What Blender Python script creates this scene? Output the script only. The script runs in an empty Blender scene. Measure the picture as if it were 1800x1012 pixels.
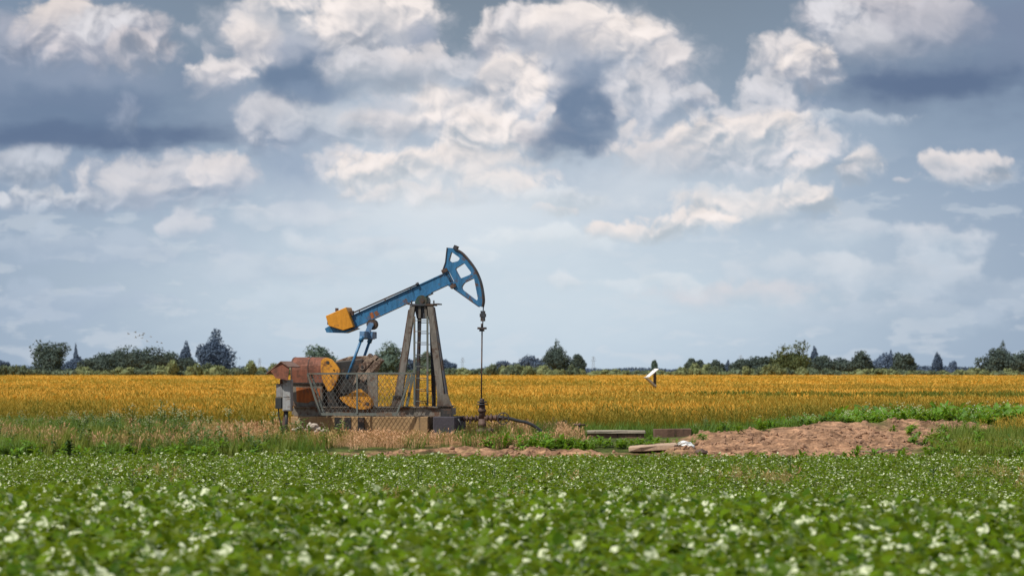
import bpy, bmesh, math, random
import numpy as np
from mathutils import Vector, Matrix
R = math.radians
random.seed(7); rng = np.random.default_rng(11)
sc = bpy.context.scene
COL = sc.collection
F = 6000.0            # focal length in photo pixels (120 mm lens)
CAMZ = 1.97

# ------------------------------------------------------------------ numpy noise
_perm = np.random.default_rng(3).random((256, 256))
def vnoise(x, y):
    x = np.asarray(x, float); y = np.asarray(y, float)
    xi = np.floor(x).astype(int); yi = np.floor(y).astype(int)
    fx = x-xi; fy = y-yi
    fx = fx*fx*(3-2*fx); fy = fy*fy*(3-2*fy)
    g = lambda a, b: _perm[a % 256, b % 256]
    return (g(xi, yi)*(1-fx)+g(xi+1, yi)*fx)*(1-fy)+(g(xi, yi+1)*(1-fx)+g(xi+1, yi+1)*fx)*fy
def fbm(x, y, o=4):
    s = 0; a = .5; t = 0
    for i in range(o):
        s = s+a*vnoise(x+17*i, y+31*i); t += a; a *= .5; x = x*2.03; y = y*2.03
    return s/t
def sstep(a, b, x):
    t = np.clip((x-a)/(b-a), 0, 1); return t*t*(3-2*t)

# ------------------------------------------------------------------ terrain
def crest(x): return 40.5-x*.33+.9*np.sin(x*.8)
MRX = [3.4, 5.2, 6.6, 8.0, 9.2, 10.6, 12.2, 14.0, 17]
MRY = [95.5, 96.5, 98.0, 99.5, 100.5, 102.0, 104.0, 107.5, 112]
MRH = [.04, .10, .19, .30, .38, .38, .40, .34, .1]
def mound(x, y):
    ry = np.interp(x, MRX, MRY); h = np.interp(x, MRX, MRH)
    h = h*sstep(3.6, 5.2, x)*(1-sstep(13, 19, x))
    d = y-ry
    prof = np.where(d < 0, np.clip(1+d/7.5, 0, 1)**1.15, np.exp(-(d/2.6)**2))
    return h*prof
def dirtmask(x, y):
    ry = np.interp(x, MRX, MRY)
    n = fbm(x*.55+5, y*.55, 4)-.5
    n2 = fbm(x*.3+55, y*.9, 4)-.5
    m = sstep(3.6, 5.2, x+n*2.2)*(1-sstep(-.9, 1.1, x+n*4.5-(11.4+.25*(y-94))))
    front = 92.2+.15*np.abs(x-7)*.3
    m = m*sstep(front-.7, front+.5, y+n*2.2)*(1-sstep(.3, 1.5, y-ry+n*2.4))*(1-.9*np.exp(-(((x-10.9)/.45)**2+((y-102.5)/1.8)**2)))
    strip = sstep(-8.5, -4.5, x+n*5)*(1-sstep(4.6, 6, x))*sstep(92.1, 92.9, y+n2*1.6)*(1-sstep(93.9, 94.7, y+n2*3))
    return np.clip(np.maximum(m, strip*.95*sstep(.36, .50, fbm(x*.7+8, y*.9+3, 4))), 0, 1)
def height(x, y):
    x = np.asarray(x, float); y = np.asarray(y, float)
    c = crest(x)
    z = .10-.85*sstep(0, 18, y-c-1.0)
    z = z+.25*sstep(64, 91, y)+.5*sstep(91, 98.5, y)
    z = z+.08*(fbm(x*.08, y*.08)-.5)*(1-sstep(93, 97, y))
    z = z+.10*(fbm(x*.3+9, y*.3, 3)-.5)*sstep(100, 108, y)
    mo = mound(x, y)
    dm = dirtmask(x, y)
    z = z+mo+dm*(.42*(fbm(x*.9, y*.9, 5)-.5)+(.06+.30*vnoise(x*.5+4, y*.6))*(fbm(x*2.9+3, y*2.9, 4)-.5)+.13*(vnoise(x*6.3, y*6.3)**2-.3)*sstep(.3, .7, vnoise(x*.8, y*.8+9)))
    return z

# ------------------------------------------------------------------ node helpers
class NT:
    def __init__(s, tree): s.t = tree
    def n(s, typ, **kw):
        nd = s.t.nodes.new(typ)
        for k, v in kw.items(): setattr(nd, k, v)
        return nd
    def link(s, a, b): s.t.links.new(a, b)
    def put(s, sock, v):
        if hasattr(v, 'is_output') or isinstance(v, bpy.types.NodeSocket): s.link(v, sock)
        else: sock.default_value = v
    def math(s, op, a, b=None, c=None, clamp=False):
        nd = s.n('ShaderNodeMath', operation=op, use_clamp=clamp)
        s.put(nd.inputs[0], a)
        if b is not None: s.put(nd.inputs[1], b)
        if c is not None: s.put(nd.inputs[2], c)
        return nd.outputs[0]
    def vec(s, op, a, b=None):
        nd = s.n('ShaderNodeVectorMath', operation=op)
        s.put(nd.inputs[0], a)
        if b is not None: s.put(nd.inputs[1], b)
        return nd.outputs['Value'] if op in ('LENGTH', 'DOT_PRODUCT', 'DISTANCE') else nd.outputs[0]
    def noise(s, vec, scale, detail=4, rough=.55, out=0, lac=2.0, dim='3D'):
        nd = s.n('ShaderNodeTexNoise', noise_dimensions=dim)
        if vec is not None: s.link(vec, nd.inputs['Vector'])
        nd.inputs['Scale'].default_value = scale; nd.inputs['Detail'].default_value = detail
        nd.inputs['Roughness'].default_value = rough; nd.inputs['Lacunarity'].default_value = lac
        return nd.outputs[out]
    def mr(s, v, a, b, c=0., d=1., smooth=True):
        nd = s.n('ShaderNodeMapRange', interpolation_type='SMOOTHSTEP' if smooth else 'LINEAR')
        s.put(nd.inputs[0], v)
        for i, q in enumerate((a, b, c, d)): s.put(nd.inputs[1+i], q)
        return nd.outputs[0]
    def mix(s, f, a, b, blend='MIX'):
        nd = s.n('ShaderNodeMix', data_type='RGBA', blend_type=blend)
        s.put(nd.inputs[0], f)
        for i, q in ((6, a), (7, b)):
            if isinstance(q, (tuple, list)): q = (*q[:3], 1)
            s.put(nd.inputs[i], q)
        return nd.outputs[2]
def newmat(name):
    m = bpy.data.materials.new(name); m.use_nodes = True
    t = NT(m.node_tree); b = m.node_tree.nodes['Principled BSDF']
    return m, t, b
def lin(r, g, b):
    f = lambda c: ((c/255+.055)/1.055)**2.4 if c > 10 else c/255/12.92
    return (f(r), f(g), f(b))

def paint(name, col, rust=.35, rustcol=(.09, .035, .015), rough=.5, dark=.35, scale=3.0, metal=0., bump=.15):
    """weathered paint or steel: colour drift, rust patches, vertical streaks"""
    m, t, b = newmat(name)
    co = t.n('ShaderNodeTexCoord').outputs['Object']
    n1 = t.noise(co, scale, 6, .62)
    n2 = t.noise(co, scale*5, 4, .6)
    st = t.vec('MULTIPLY', co, (6, 6, .7))
    n3 = t.noise(st, 2.2, 4, .6)
    c = t.mix(t.mr(n3, .35, .75), col, tuple(v*(1-dark) for v in col))
    c = t.mix(t.mr(n2, .45, .8, 0, .5), c, tuple(min(1, v*1.25+.015) for v in col))
    f = t.math('MULTIPLY', t.mr(n1, .62-rust*.35, .72-rust*.3), t.mr(n2, .3, .55))
    c = t.mix(f, c, rustcol)
    t.link(c, b.inputs['Base Color'])
    t.link(t.mix(f, (rough,)*3, (.9,)*3), b.inputs['Roughness'])
    b.inputs['Metallic'].default_value = metal
    bp = t.n('ShaderNodeBump'); bp.inputs['Strength'].default_value = bump; bp.inputs['Distance'].default_value = .01
    t.link(n2, bp.inputs['Height']); t.link(bp.outputs[0], b.inputs['Normal'])
    return m

def leafmat(name, col, col2, rough=.45, spec=.5, trans=.25, tintcol=None, coat=0., pale=None):
    """foliage: colour from col to col2 by instance randomness, tint attribute pulls to tintcol"""
    m, t, b = newmat(name)
    oi = t.n('ShaderNodeObjectInfo').outputs['Random']
    geo = t.n('ShaderNodeNewGeometry').outputs['Random Per Island']
    r = t.math('MULTIPLY_ADD', oi, .55, t.math('MULTIPLY', geo, .45))
    c = t.mix(r, col, col2)
    if tintcol is not None:
        at = t.n('ShaderNodeAttribute', attribute_type='INSTANCER', attribute_name='tint')
        c = t.mix(at.outputs['Fac'], c, tintcol)
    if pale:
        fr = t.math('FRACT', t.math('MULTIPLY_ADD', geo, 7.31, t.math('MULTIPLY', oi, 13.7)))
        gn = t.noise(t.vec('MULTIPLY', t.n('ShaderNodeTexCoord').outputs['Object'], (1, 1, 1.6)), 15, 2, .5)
        c = t.mix(t.math('MULTIPLY', t.mr(fr, 1-pale[0], 1-pale[0]*.6), t.mr(gn, .42, .57)), c, pale[1])  # glints painted into the colour: pale patches on random leaves
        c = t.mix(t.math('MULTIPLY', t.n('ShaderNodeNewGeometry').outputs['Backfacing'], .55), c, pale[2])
    t.link(c, b.inputs['Base Color'])
    b.inputs['Roughness'].default_value = rough
    b.inputs['Specular IOR Level'].default_value = spec
    if coat: b.inputs['Coat Weight'].default_value = coat; b.inputs['Coat Roughness'].default_value = .3
    if trans:
        tr = t.n('ShaderNodeBsdfTranslucent'); t.link(t.mix(.35, c, (.5, .6, .05), 'MIX'), tr.inputs[0])
        mx = t.n('ShaderNodeMixShader'); mx.inputs[0].default_value = trans
        t.link(b.outputs[0], mx.inputs[1]); t.link(tr.outputs[0], mx.inputs[2])
        t.link(mx.outputs[0], m.node_tree.nodes['Material Output'].inputs[0])
    return m

# ------------------------------------------------------------------ object helpers
def tag(o, label=None, cat=None, group=None, kind=None):
    if label: o['label'] = label
    if cat: o['category'] = cat
    if group: o['group'] = group
    if kind: o['kind'] = kind
    return o
def empty(name, loc=(0, 0, 0), rz=0.):
    o = bpy.data.objects.new(name, None); COL.objects.link(o)
    o.location = loc; o.rotation_euler = (0, 0, rz); o.empty_display_size = .2
    return o
def mesh_obj(name, me, mat=None, parent=None, link=True):
    o = bpy.data.objects.new(name, me)
    if link: COL.objects.link(o)
    if mat is not None: me.materials.append(mat)
    if parent is not None: o.parent = parent
    return o
class MB:
    def __init__(s): s.v = []; s.f = []; s.smooth = []; s.starts = []
    def add(s, vs, fs, smooth=False):
        k = len(s.v); s.starts.append(k); s.v += [tuple(v) for v in vs]
        s.f += [tuple(i+k for i in f) for f in fs]; s.smooth += [smooth]*len(fs)
        return s
    def box(s, a, b, M=None):
        x0, y0, z0 = a; x1, y1, z1 = b
        vs = [Vector(p) for p in ((x0, y0, z0), (x1, y0, z0), (x1, y1, z0), (x0, y1, z0), (x0, y0, z1), (x1, y0, z1), (x1, y1, z1), (x0, y1, z1))]
        if M is not None: vs = [M @ v for v in vs]
        return s.add(vs, [(0, 3, 2, 1), (4, 5, 6, 7), (0, 1, 5, 4), (1, 2, 6, 5), (2, 3, 7, 6), (3, 0, 4, 7)])
    def bar(s, p, q, w, h=None, up=(0, 1, 0)):
        """rectangular bar from p to q, w across, h along `up`"""
        p = Vector(p); q = Vector(q); h = h or w
        d = (q-p).normalized(); u = Vector(up); u = (u-d*u.dot(d)).normalized(); r = d.cross(u)
        vs = []
        for c in (p, q):
            for a, b in ((-1, -1), (1, -1), (1, 1), (-1, 1)): vs.append(c+r*a*w/2+u*b*h/2)
        return s.add(vs, [(0, 1, 2, 3), (7, 6, 5, 4), (0, 4, 5, 1), (1, 5, 6, 2), (2, 6, 7, 3), (3, 7, 4, 0)])
    def tube(s, pts, r, n=10, cap=True, smooth=True):
        pts = [Vector(p) for p in pts]; rs = r if isinstance(r, (list, tuple)) else [r]*len(pts)
        vs = []; fs = []
        for i, p in enumerate(pts):
            d = (pts[min(i+1, len(pts)-1)]-pts[max(i-1, 0)]).normalized()
            a = Vector((0, 0, 1)) if abs(d.z) < .9 else Vector((1, 0, 0))
            u = d.cross(a).normalized(); w = d.cross(u)
            for k in range(n):
                t = 2*math.pi*k/n; vs.append(p+(u*math.cos(t)+w*math.sin(t))*rs[i])
        for i in range(len(pts)-1):
            for k in range(n):
                k2 = (k+1) % n; fs.append((i*n+k, i*n+k2, (i+1)*n+k2, (i+1)*n+k))
        s.add(vs, fs, smooth)
        if cap:
            b = len(s.v)-len(vs)
            s.f.append(tuple(b+k for k in range(n))[::-1]); s.smooth.append(False)
            s.f.append(tuple(b+(len(pts)-1)*n+k for k in range(n))); s.smooth.append(False)
        return s
    def prism(s, poly, y0, y1):
        """poly: list of (x,z); extruded along y"""
        n = len(poly)
        vs = [(x, y0, z) for x, z in poly]+[(x, y1, z) for x, z in poly]
        fs = [tuple(range(n)), tuple(range(2*n-1, n-1, -1))]+[(i, i+n, (i+1) % n+n, (i+1) % n) for i in range(n)]
        return s.add(vs, fs)
    def disc(s, c, r, y0, y1, n=28):
        return s.tube([(c[0], y0, c[1]), (c[0], y1, c[1])], r, n)
    def build_each(s, name, mat=None, parent=None, bevel=0.):
        out = []
        for i, a in enumerate(s.starts):
            b = s.starts[i+1] if i+1 < len(s.starts) else len(s.v)
            q = MB(); q.v = s.v[a:b]
            for f, sm in zip(s.f, s.smooth):
                if a <= f[0] < b: q.f.append(tuple(k-a for k in f)); q.smooth.append(sm)
            out.append(q.build(name, mat, parent, bevel))
        return out
    def build(s, name, mat=None, parent=None, bevel=0.):
        me = bpy.data.meshes.new(name); me.from_pydata(s.v, [], s.f)
        me.polygons.foreach_set('use_smooth', s.smooth); me.update()
        bm = bmesh.new(); bm.from_mesh(me); bmesh.ops.recalc_face_normals(bm, faces=bm.faces[:])
        if bevel:
            es = [e for e in bm.edges if e.is_manifold and e.calc_face_angle(0) > .6]
            bmesh.ops.bevel(bm, geom=es, offset=bevel, segments=1, affect='EDGES', profile=.5)
        bm.to_mesh(me); bm.free()
        return mesh_obj(name, me, mat, parent)
def rod(x0, z0, x1, z1): pass

def np_mesh(name, verts, quads=None, tris=None):
    me = bpy.data.meshes.new(name)
    faces = []
    verts = np.asarray(verts, np.float32)
    nq = 0 if quads is None else len(quads); nt = 0 if tris is None else len(tris)
    me.vertices.add(len(verts)); me.vertices.foreach_set('co', verts.ravel())
    loops = []
    if nq: loops.append(np.asarray(quads, np.int32).ravel())
    if nt: loops.append(np.asarray(tris, np.int32).ravel())
    lv = np.concatenate(loops); me.loops.add(len(lv)); me.loops.foreach_set('vertex_index', lv)
    tot = np.concatenate([np.full(nq, 4, np.int32), np.full(nt, 3, np.int32)])
    st = np.concatenate([[0], np.cumsum(tot)[:-1]]).astype(np.int32)
    me.polygons.add(nq+nt); me.polygons.foreach_set('loop_start', st); me.polygons.foreach_set('loop_total', tot)
    me.update(calc_edges=True); me.validate()
    return me

# ------------------------------------------------------------------ camera, sun, world
cam = bpy.data.objects.new('camera', bpy.data.cameras.new('camera')); COL.objects.link(cam)
cam.location = (0, 0, CAMZ); cam.rotation_euler = (R(90), 0, 0)
cam.data.lens = 120; cam.data.sensor_width = 36; cam.data.shift_y = .08
cam.data.clip_start = .5; cam.data.clip_end = 30000
cam.data.dof.use_dof = True; cam.data.dof.focus_distance = 100; cam.data.dof.aperture_fstop = 2.5
sc.camera = cam
sund = Vector((-.50, -.36, .79)).normalized()      # towards the sun: high, left, a little behind the camera
sl = bpy.data.lights.new('sun', 'SUN'); sl.energy = 4.7; sl.angle = R(.6); sl.color = (1, .94, .82)
so = bpy.data.objects.new('sun', sl); COL.objects.link(so)
so.rotation_euler = (-sund).to_track_quat('-Z', 'Y').to_euler()
sc.view_settings.view_transform = 'Standard'; sc.view_settings.look = 'None'; sc.view_settings.exposure = 0
w = bpy.data.worlds.new('World'); sc.world = w; w.use_nodes = True
def build_world():
    """daylight from a physical sky seen between broken clouds"""
    t = NT(w.node_tree); bg = w.node_tree.nodes['Background']; bg.inputs['Strength'].default_value = .1
    sky = t.n('ShaderNodeTexSky', sky_type='NISHITA', sun_disc=False)
    sky.sun_elevation = math.asin(sund.z); sky.sun_rotation = math.atan2(sund.x, sund.y)
    sky.air_density = 1.2; sky.dust_density = 2.0
    d = t.n('ShaderNodeTexCoord').outputs['Generated']
    S = lambda c: tuple(10*q for q in lin(*c))
    gen = t.mix(t.mr(t.noise(d, 4, 5, .6), .4, .62), S((134, 154, 182)), S((224, 222, 221)))
    t.link(t.mix(.8, sky.outputs[0], gen), bg.inputs['Color'])
    w.cycles.sampling_method = 'MANUAL'; w.cycles.sample_map_resolution = 512
    sc.cycles.max_bounces = 5; sc.cycles.diffuse_bounces = 3; sc.cycles.glossy_bounces = 2; sc.cycles.transmission_bounces = 3; sc.cycles.transparent_max_bounces = 8
build_world()
# ------------------------------------------------------------------ cloud backdrop: colours computed per direction
_gr = np.random.default_rng(5).uniform(0, 2*np.pi, (256, 256)); _gx, _gy = np.cos(_gr), np.sin(_gr)
def pnoise(x, y):
    xi = np.floor(x).astype(int); yi = np.floor(y).astype(int); fx = x-xi; fy = y-yi
    ux = fx*fx*fx*(fx*(fx*6-15)+10); uy = fy*fy*fy*(fy*(fy*6-15)+10)
    def g(a, b): i, j = (xi+a) & 255, (yi+b) & 255; return _gx[i, j]*(fx-a)+_gy[i, j]*(fy-b)
    return ((g(0, 0)*(1-ux)+g(1, 0)*ux)*(1-uy)+(g(0, 1)*(1-ux)+g(1, 1)*ux)*uy)*1.5
def pfbm(x, y, o=5, gain=.5, bill=False):
    s = 0; a = 1.; t = 0
    for i in range(o):
        n = pnoise(x+i*37.7, y+i*91.3); s = s+a*(np.abs(n) if bill else n); t += a; a *= gain; x, y = x*2.07, y*2.07
    return s/t
def cloud_colours(X, Y):
    """X, Y: direction as photo pixels (100 px = 0.955 degrees). Returns linear RGB."""
    S = lambda c: np.array(lin(*c))
    wx = 55*pfbm(X/170, Y/130, 3)+26*pfbm(X/52+9, Y/46, 4); wy = 42*pfbm(X/170+40, Y/130+7, 3)+22*pfbm(X/52+70, Y/46+3, 4)
    # hard-edged billows
    bx, by = X+.5*wx, Y+.5*wy
    def B(dx=0, dy=0): return pfbm((bx+dx)/64, (by+dy)/56, 6, .56, True)
    bil = B(); bil0 = bil-.24
    SB = lambda dx=0, dy=0: pfbm((bx+dx)/78, (by+dy)/66, 4, .46, True)
    drel = np.clip((SB()-SB(6, 11))*2.6+(pfbm(bx/150+5, by/120, 3)-pfbm((bx+20)/150+5, (by+36)/120, 3))*1.5, -1, 1)   # lit from the upper left
    reg = sstep(-.3, .3, pfbm(X/150+4, Y/120, 2))*.75+.35
    softn = pfbm(X/90+30, Y/60+8, 5, .5)*1.6
    wisp = pfbm(X/120+.3*wx/50, Y/42, 5, .55)
    # clear air behind: by elevation, darker to the sides
    ramp_y = [-300, 0, 90, 180, 270, 350, 430, 520, 600, 665]
    ramp_c = [(118, 134, 152), (124, 139, 155), (131, 147, 164), (142, 159, 177), (160, 177, 195), (178, 194, 210), (190, 205, 219), (196, 211, 223), (192, 208, 222), (186, 203, 219)]
    lr = np.array([S(c) for c in ramp_c]); yy = Y+14*wisp
    C = np.stack([np.interp(yy, ramp_y, lr[:, k]) for k in range(3)], -1)
    lat = (sstep(150, 1150, np.abs(X-870))*.72)[..., None]; C = C*(1-lat)+S((130, 150, 176))*lat
    def put(a, col):
        nonlocal C
        a = a[..., None]; C = C*(1-a)+col*a
    put(.35*sstep(.02, .3, wisp)*sstep(230, 380, Y), S((214, 220, 227)))
    def haze(px, py, rx, ry, col, op, s=.95, w=.7):
        q = np.hypot((X+w*wx-px)/rx, (Y+w*wy-py)/ry); put(op*(1-sstep(1-s, 1, q+.25*wisp)), S(col))
    def puff(px, py, rx, ry, top, bot, op=1., crisp=.40, soft=.95, b=.50, low=False):
        rx, ry = (rx, ry) if low else (rx*1.13, ry*1.12)
        qx = (X+wx*.55-px)/rx; qy = -(Y+wy*.55-py)/ry
        sc_ = min(1.6, max(.55, 70/min(rx, ry)))
        l = np.hypot(qx, qy)-(b*sc_*bil0*1.15 if not low else .45*softn)
        up = sstep(-.55, .35, qy+.25*qx*0)
        s = crisp*up+soft*(1-up)
        a = op*(1-sstep(1-s, 1, l))
        f = sstep(-.70, .72, qy+(.68*drel*reg+.8*bil0*reg if not low else .6*softn))[..., None]
        col = S(bot)*(1-f)+S(top)*f
        col = col*(1+(.13*drel*reg if not low else .05*softn))[..., None]
        col = col*(1-.10*(1-f)*(not low))
        put(a, col)
    W1 = (240, 231, 227); W2 = (228, 222, 222); W3 = (214, 213, 218); G1 = (166, 179, 196); G2 = (156, 171, 191); G3 = (136, 153, 176); B1 = (110, 130, 157); B2 = (94, 113, 143)
    H = haze; Pf = puff
    # veil and glow
    H(880, 520, 700, 180, (206, 219, 229), .7); H(830, 395, 380, 110, (222, 231, 238), .7); H(860, 270, 600, 190, (196, 207, 220), .85)
    # low banks
    for a in [(1310, 522, 190, 40, W3, (190, 205, 218), .75), (1570, 490, 200, 52, (206, 213, 222), (184, 199, 214), .7), (1650, 428, 105, 50, (212, 216, 224), (184, 199, 214), .8), (1150, 500, 120, 22, (218, 225, 231), (198, 212, 223), .6),
              (1480, 412, 120, 36, (206, 213, 222), (186, 202, 216), .55), (1400, 470, 170, 34, (210, 216, 224), (188, 203, 217), .65), (1590, 560, 260, 34, (192, 203, 216), (178, 194, 210), .5), (1000, 498, 60, 20, (222, 227, 232), (200, 213, 223), .7),
              (980, 430, 170, 30, (226, 231, 235), (206, 218, 227), .65), (750, 460, 130, 26, (222, 228, 233), (204, 216, 226), .6), (610, 440, 150, 34, (212, 219, 227), (192, 206, 219), .7), (480, 480, 190, 34, (204, 213, 223), (186, 200, 215), .55),
              (330, 402, 50, 38, (212, 214, 221), (174, 189, 207), .8), (130, 450, 300, 50, (186, 198, 213), (168, 184, 204), .6), (430, 386, 60, 26, (210, 215, 223), (182, 197, 212), .7), (530, 380, 120, 34, (212, 217, 225), (186, 200, 214), .8), (100, 540, 230, 40, (178, 192, 210), (164, 181, 203), .5), (560, 530, 220, 30, (202, 214, 225), (190, 205, 218), .45), (1750, 520, 140, 50, (186, 198, 212), (170, 186, 205), .5)]:
        Pf(*a, crisp=.42, soft=.95, low=True)
    # left middle
    H(150, 300, 360, 90, (146, 163, 186), .7)
    for a in [(40, 296, 90, 46, (200, 204, 213), G2, .85), (120, 354, 230, 26, (210, 213, 220), (166, 181, 202), .85), (290, 322, 160, 58, W3, (166, 181, 202), .95), (230, 335, 90, 34, W3, (170, 184, 204), .8), (385, 318, 70, 56, W2, (172, 186, 206), .92)]: Pf(*a)
    # slab at the upper left
    H(120, 185, 450, 120, (114, 132, 159), .95); H(150, 238, 370, 34, B2, .85, .6, .35); H(140, 205, 330, 34, B1, .6); H(430, 190, 120, 80, (148, 163, 184), .7)
    Pf(215, 210, 44, 44, (158, 168, 187), (130, 147, 172), .6, .6)
    # top left billow
    for a in [(40, 84, 150, 70, (172, 176, 190), (142, 155, 178), .8), (175, 78, 160, 70, (206, 201, 205), (150, 161, 182), .95), (105, 34, 80, 50, (228, 218, 214), (174, 179, 193), .95), (190, 60, 90, 52, W3, (166, 173, 190), .9), (255, 96, 80, 38, (208, 203, 207), (152, 163, 182), .9)]: Pf(*a)
    H(140, 140, 260, 34, (146, 159, 181), .6)
    Pf(345, 70, 22, 26, (204, 203, 209), (162, 174, 191), .75, .6); Pf(370, 98, 20, 18, (200, 200, 207), (162, 174, 191), .65, .6)
    # middle column
    Pf(480, 235, 80, 76, W3, (152, 168, 191), .95); Pf(560, 225, 90, 60, (204, 207, 214), (160, 175, 197), .8); H(520, 305, 120, 80, (152, 169, 192), .75)
    Pf(850, 235, 310, 120, (206, 210, 218), (178, 192, 208), .85)
    for a in [(700, 215, 90, 56, W2, G1, .9), (800, 195, 96, 66, W1, (182, 193, 208), .95), (610, 300, 80, 44, W3, (182, 196, 212), .8), (780, 300, 190, 46, W1, (192, 204, 217), .97), (670, 318, 90, 44, W1, (190, 202, 215), .92), (880, 328, 80, 32, W1, (198, 209, 220), .85), (720, 345, 120, 22, W2, (194, 206, 218), .8), (990, 352, 120, 28, (220, 224, 229), (198, 211, 222), .75), (970, 375, 50, 14, W2, (204, 215, 224), .7)]: Pf(*a)
    # big cloud, top centre-left
    Pf(570, 80, 220, 110, (200, 201, 209), (150, 165, 187), .98)
    for a in [(385, 140, 62, 38, W2, (166, 176, 194), .97), (445, 86, 52, 66, W1, (168, 176, 192), .97), (520, 20, 100, 70, W1, G1, 1), (600, 60, 80, 66, W1, (182, 188, 200), .97), (690, 44, 84, 70, W1, (176, 184, 198), 1), (645, 20, 60, 40, W1, (190, 194, 203), .9), (735, 120, 90, 40, W2, (178, 188, 203), .92), (640, 130, 110, 40, W3, (172, 184, 200), .92), (840, 140, 90, 50, W3, G1, .75)]: Pf(*a)
    H(510, 138, 120, 56, B1, .95, .7, 1.); H(560, 158, 110, 24, (132, 150, 175), .7); H(735, 66, 46, 36, (156, 166, 185), .7); H(490, 90, 50, 40, (160, 170, 189), .5)
    # big cloud, top centre-right
    Pf(1020, 140, 220, 140, (206, 207, 214), (160, 175, 197), .98)
    for a in [(862, 76, 40, 54, W2, (156, 168, 188), .97), (925, 44, 62, 46, W2, (164, 174, 191), .97), (1015, 52, 84, 56, W1, (176, 183, 197), 1), (1105, 84, 84, 60, W1, (170, 180, 196), 1), (1175, 126, 56, 56, W2, (166, 177, 195), .97), (1222, 168, 44, 26, (206, 206, 212), (164, 176, 195), .9), (905, 150, 70, 76, W1, (178, 188, 203), .97), (860, 236, 90, 56, W1, (184, 196, 209), .92), (1130, 190, 74, 76, W3, (166, 181, 201), .92), (960, 250, 60, 44, W2, (180, 193, 208), .85)]: Pf(*a)
    H(1015, 190, 80, 110, B1, .95, .8, 1.1); H(1000, 250, 110, 40, B1, .9, .8, .8); H(1030, 126, 60, 46, (142, 157, 179), .6)
    Pf(958, 208, 22, 32, W2, (170, 184, 203), .85, .5); Pf(1092, 240, 18, 40, W2, (170, 184, 203), .85, .5); Pf(1075, 205, 16, 26, W3, (170, 184, 203), .7, .5)
    # right
    H(1640, 140, 340, 98, (114, 131, 157), .95); H(1650, 150, 230, 38, B2, .85, .7, .5)
    for a in [(1570, 44, 180, 84, (200, 197, 203), (148, 160, 181), .97), (1470, 40, 54, 60, W3, (156, 167, 186), .95), (1520, 80, 80, 50, W3, (156, 168, 187), .9), (1640, 50, 110, 56, (188, 188, 197), (142, 156, 178), .85)]: Pf(*a)
    H(1780, 50, 140, 100, (124, 138, 163), .85)
    for a in [(1390, 120, 78, 64, W2, (160, 173, 192), .98), (1345, 168, 60, 44, W3, (162, 176, 195), .95), (1425, 130, 56, 54, W1, (166, 176, 194), .97)]: Pf(*a)
    Pf(1330, 215, 150, 46, W3, (166, 181, 200), .85)
    H(1440, 190, 110, 20, G3, .8, .9); Pf(1460, 214, 170, 16, (198, 204, 213), (170, 184, 203), .75, .5)
    for a in [(1290, 275, 230, 66, W3, (180, 194, 209), .92), (1225, 258, 70, 56, W1, (188, 199, 213), .97), (1330, 240, 120, 50, W1, (182, 196, 211), .97), (1160, 280, 90, 44, W2, (188, 200, 214), .9), (1415, 268, 54, 36, W2, (178, 193, 209), .92), (1425, 298, 40, 22, W2, (180, 195, 210), .85), (1516, 290, 42, 36, W1, (176, 190, 206), .97), (1500, 312, 30, 22, W3, (176, 190, 206), .8),
              (1668, 296, 48, 34, W2, (174, 187, 203), .97), (1735, 296, 50, 36, W2, (172, 186, 203), .97), (1700, 312, 80, 20, W3, (172, 186, 203), .9), (1585, 312, 20, 8, W3, G1, .6), (1310, 362, 140, 44, W1, (196, 208, 219), .97), (1220, 394, 90, 32, W1, (200, 211, 221), .95), (1410, 360, 76, 42, W1, (188, 202, 216), .9), (1100, 406, 80, 22, W1, (204, 215, 224), .9)]: Pf(*a)
    for a in [(730, 240, 50, 28, (172, 187, 204)), (930, 296, 90, 18, (184, 198, 213)), (660, 178, 120, 22, (174, 188, 205)), (1190, 330, 170, 20, (188, 202, 216)), (800, 146, 60, 22, (172, 186, 203))]: H(*a, .6)
    H(1300, 440, 500, 60, (200, 212, 223), .30); H(800, 372, 330, 46, (224, 230, 235), .45); H(1120, 330, 160, 70, (212, 219, 227), .55); H(760, 330, 260, 60, (230, 233, 236), .35); H(1330, 330, 200, 40, (206, 215, 224), .45); H(520, 345, 160, 50, (190, 202, 216), .45); H(1500, 240, 160, 60, (170, 186, 204), .4)
    return C

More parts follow.
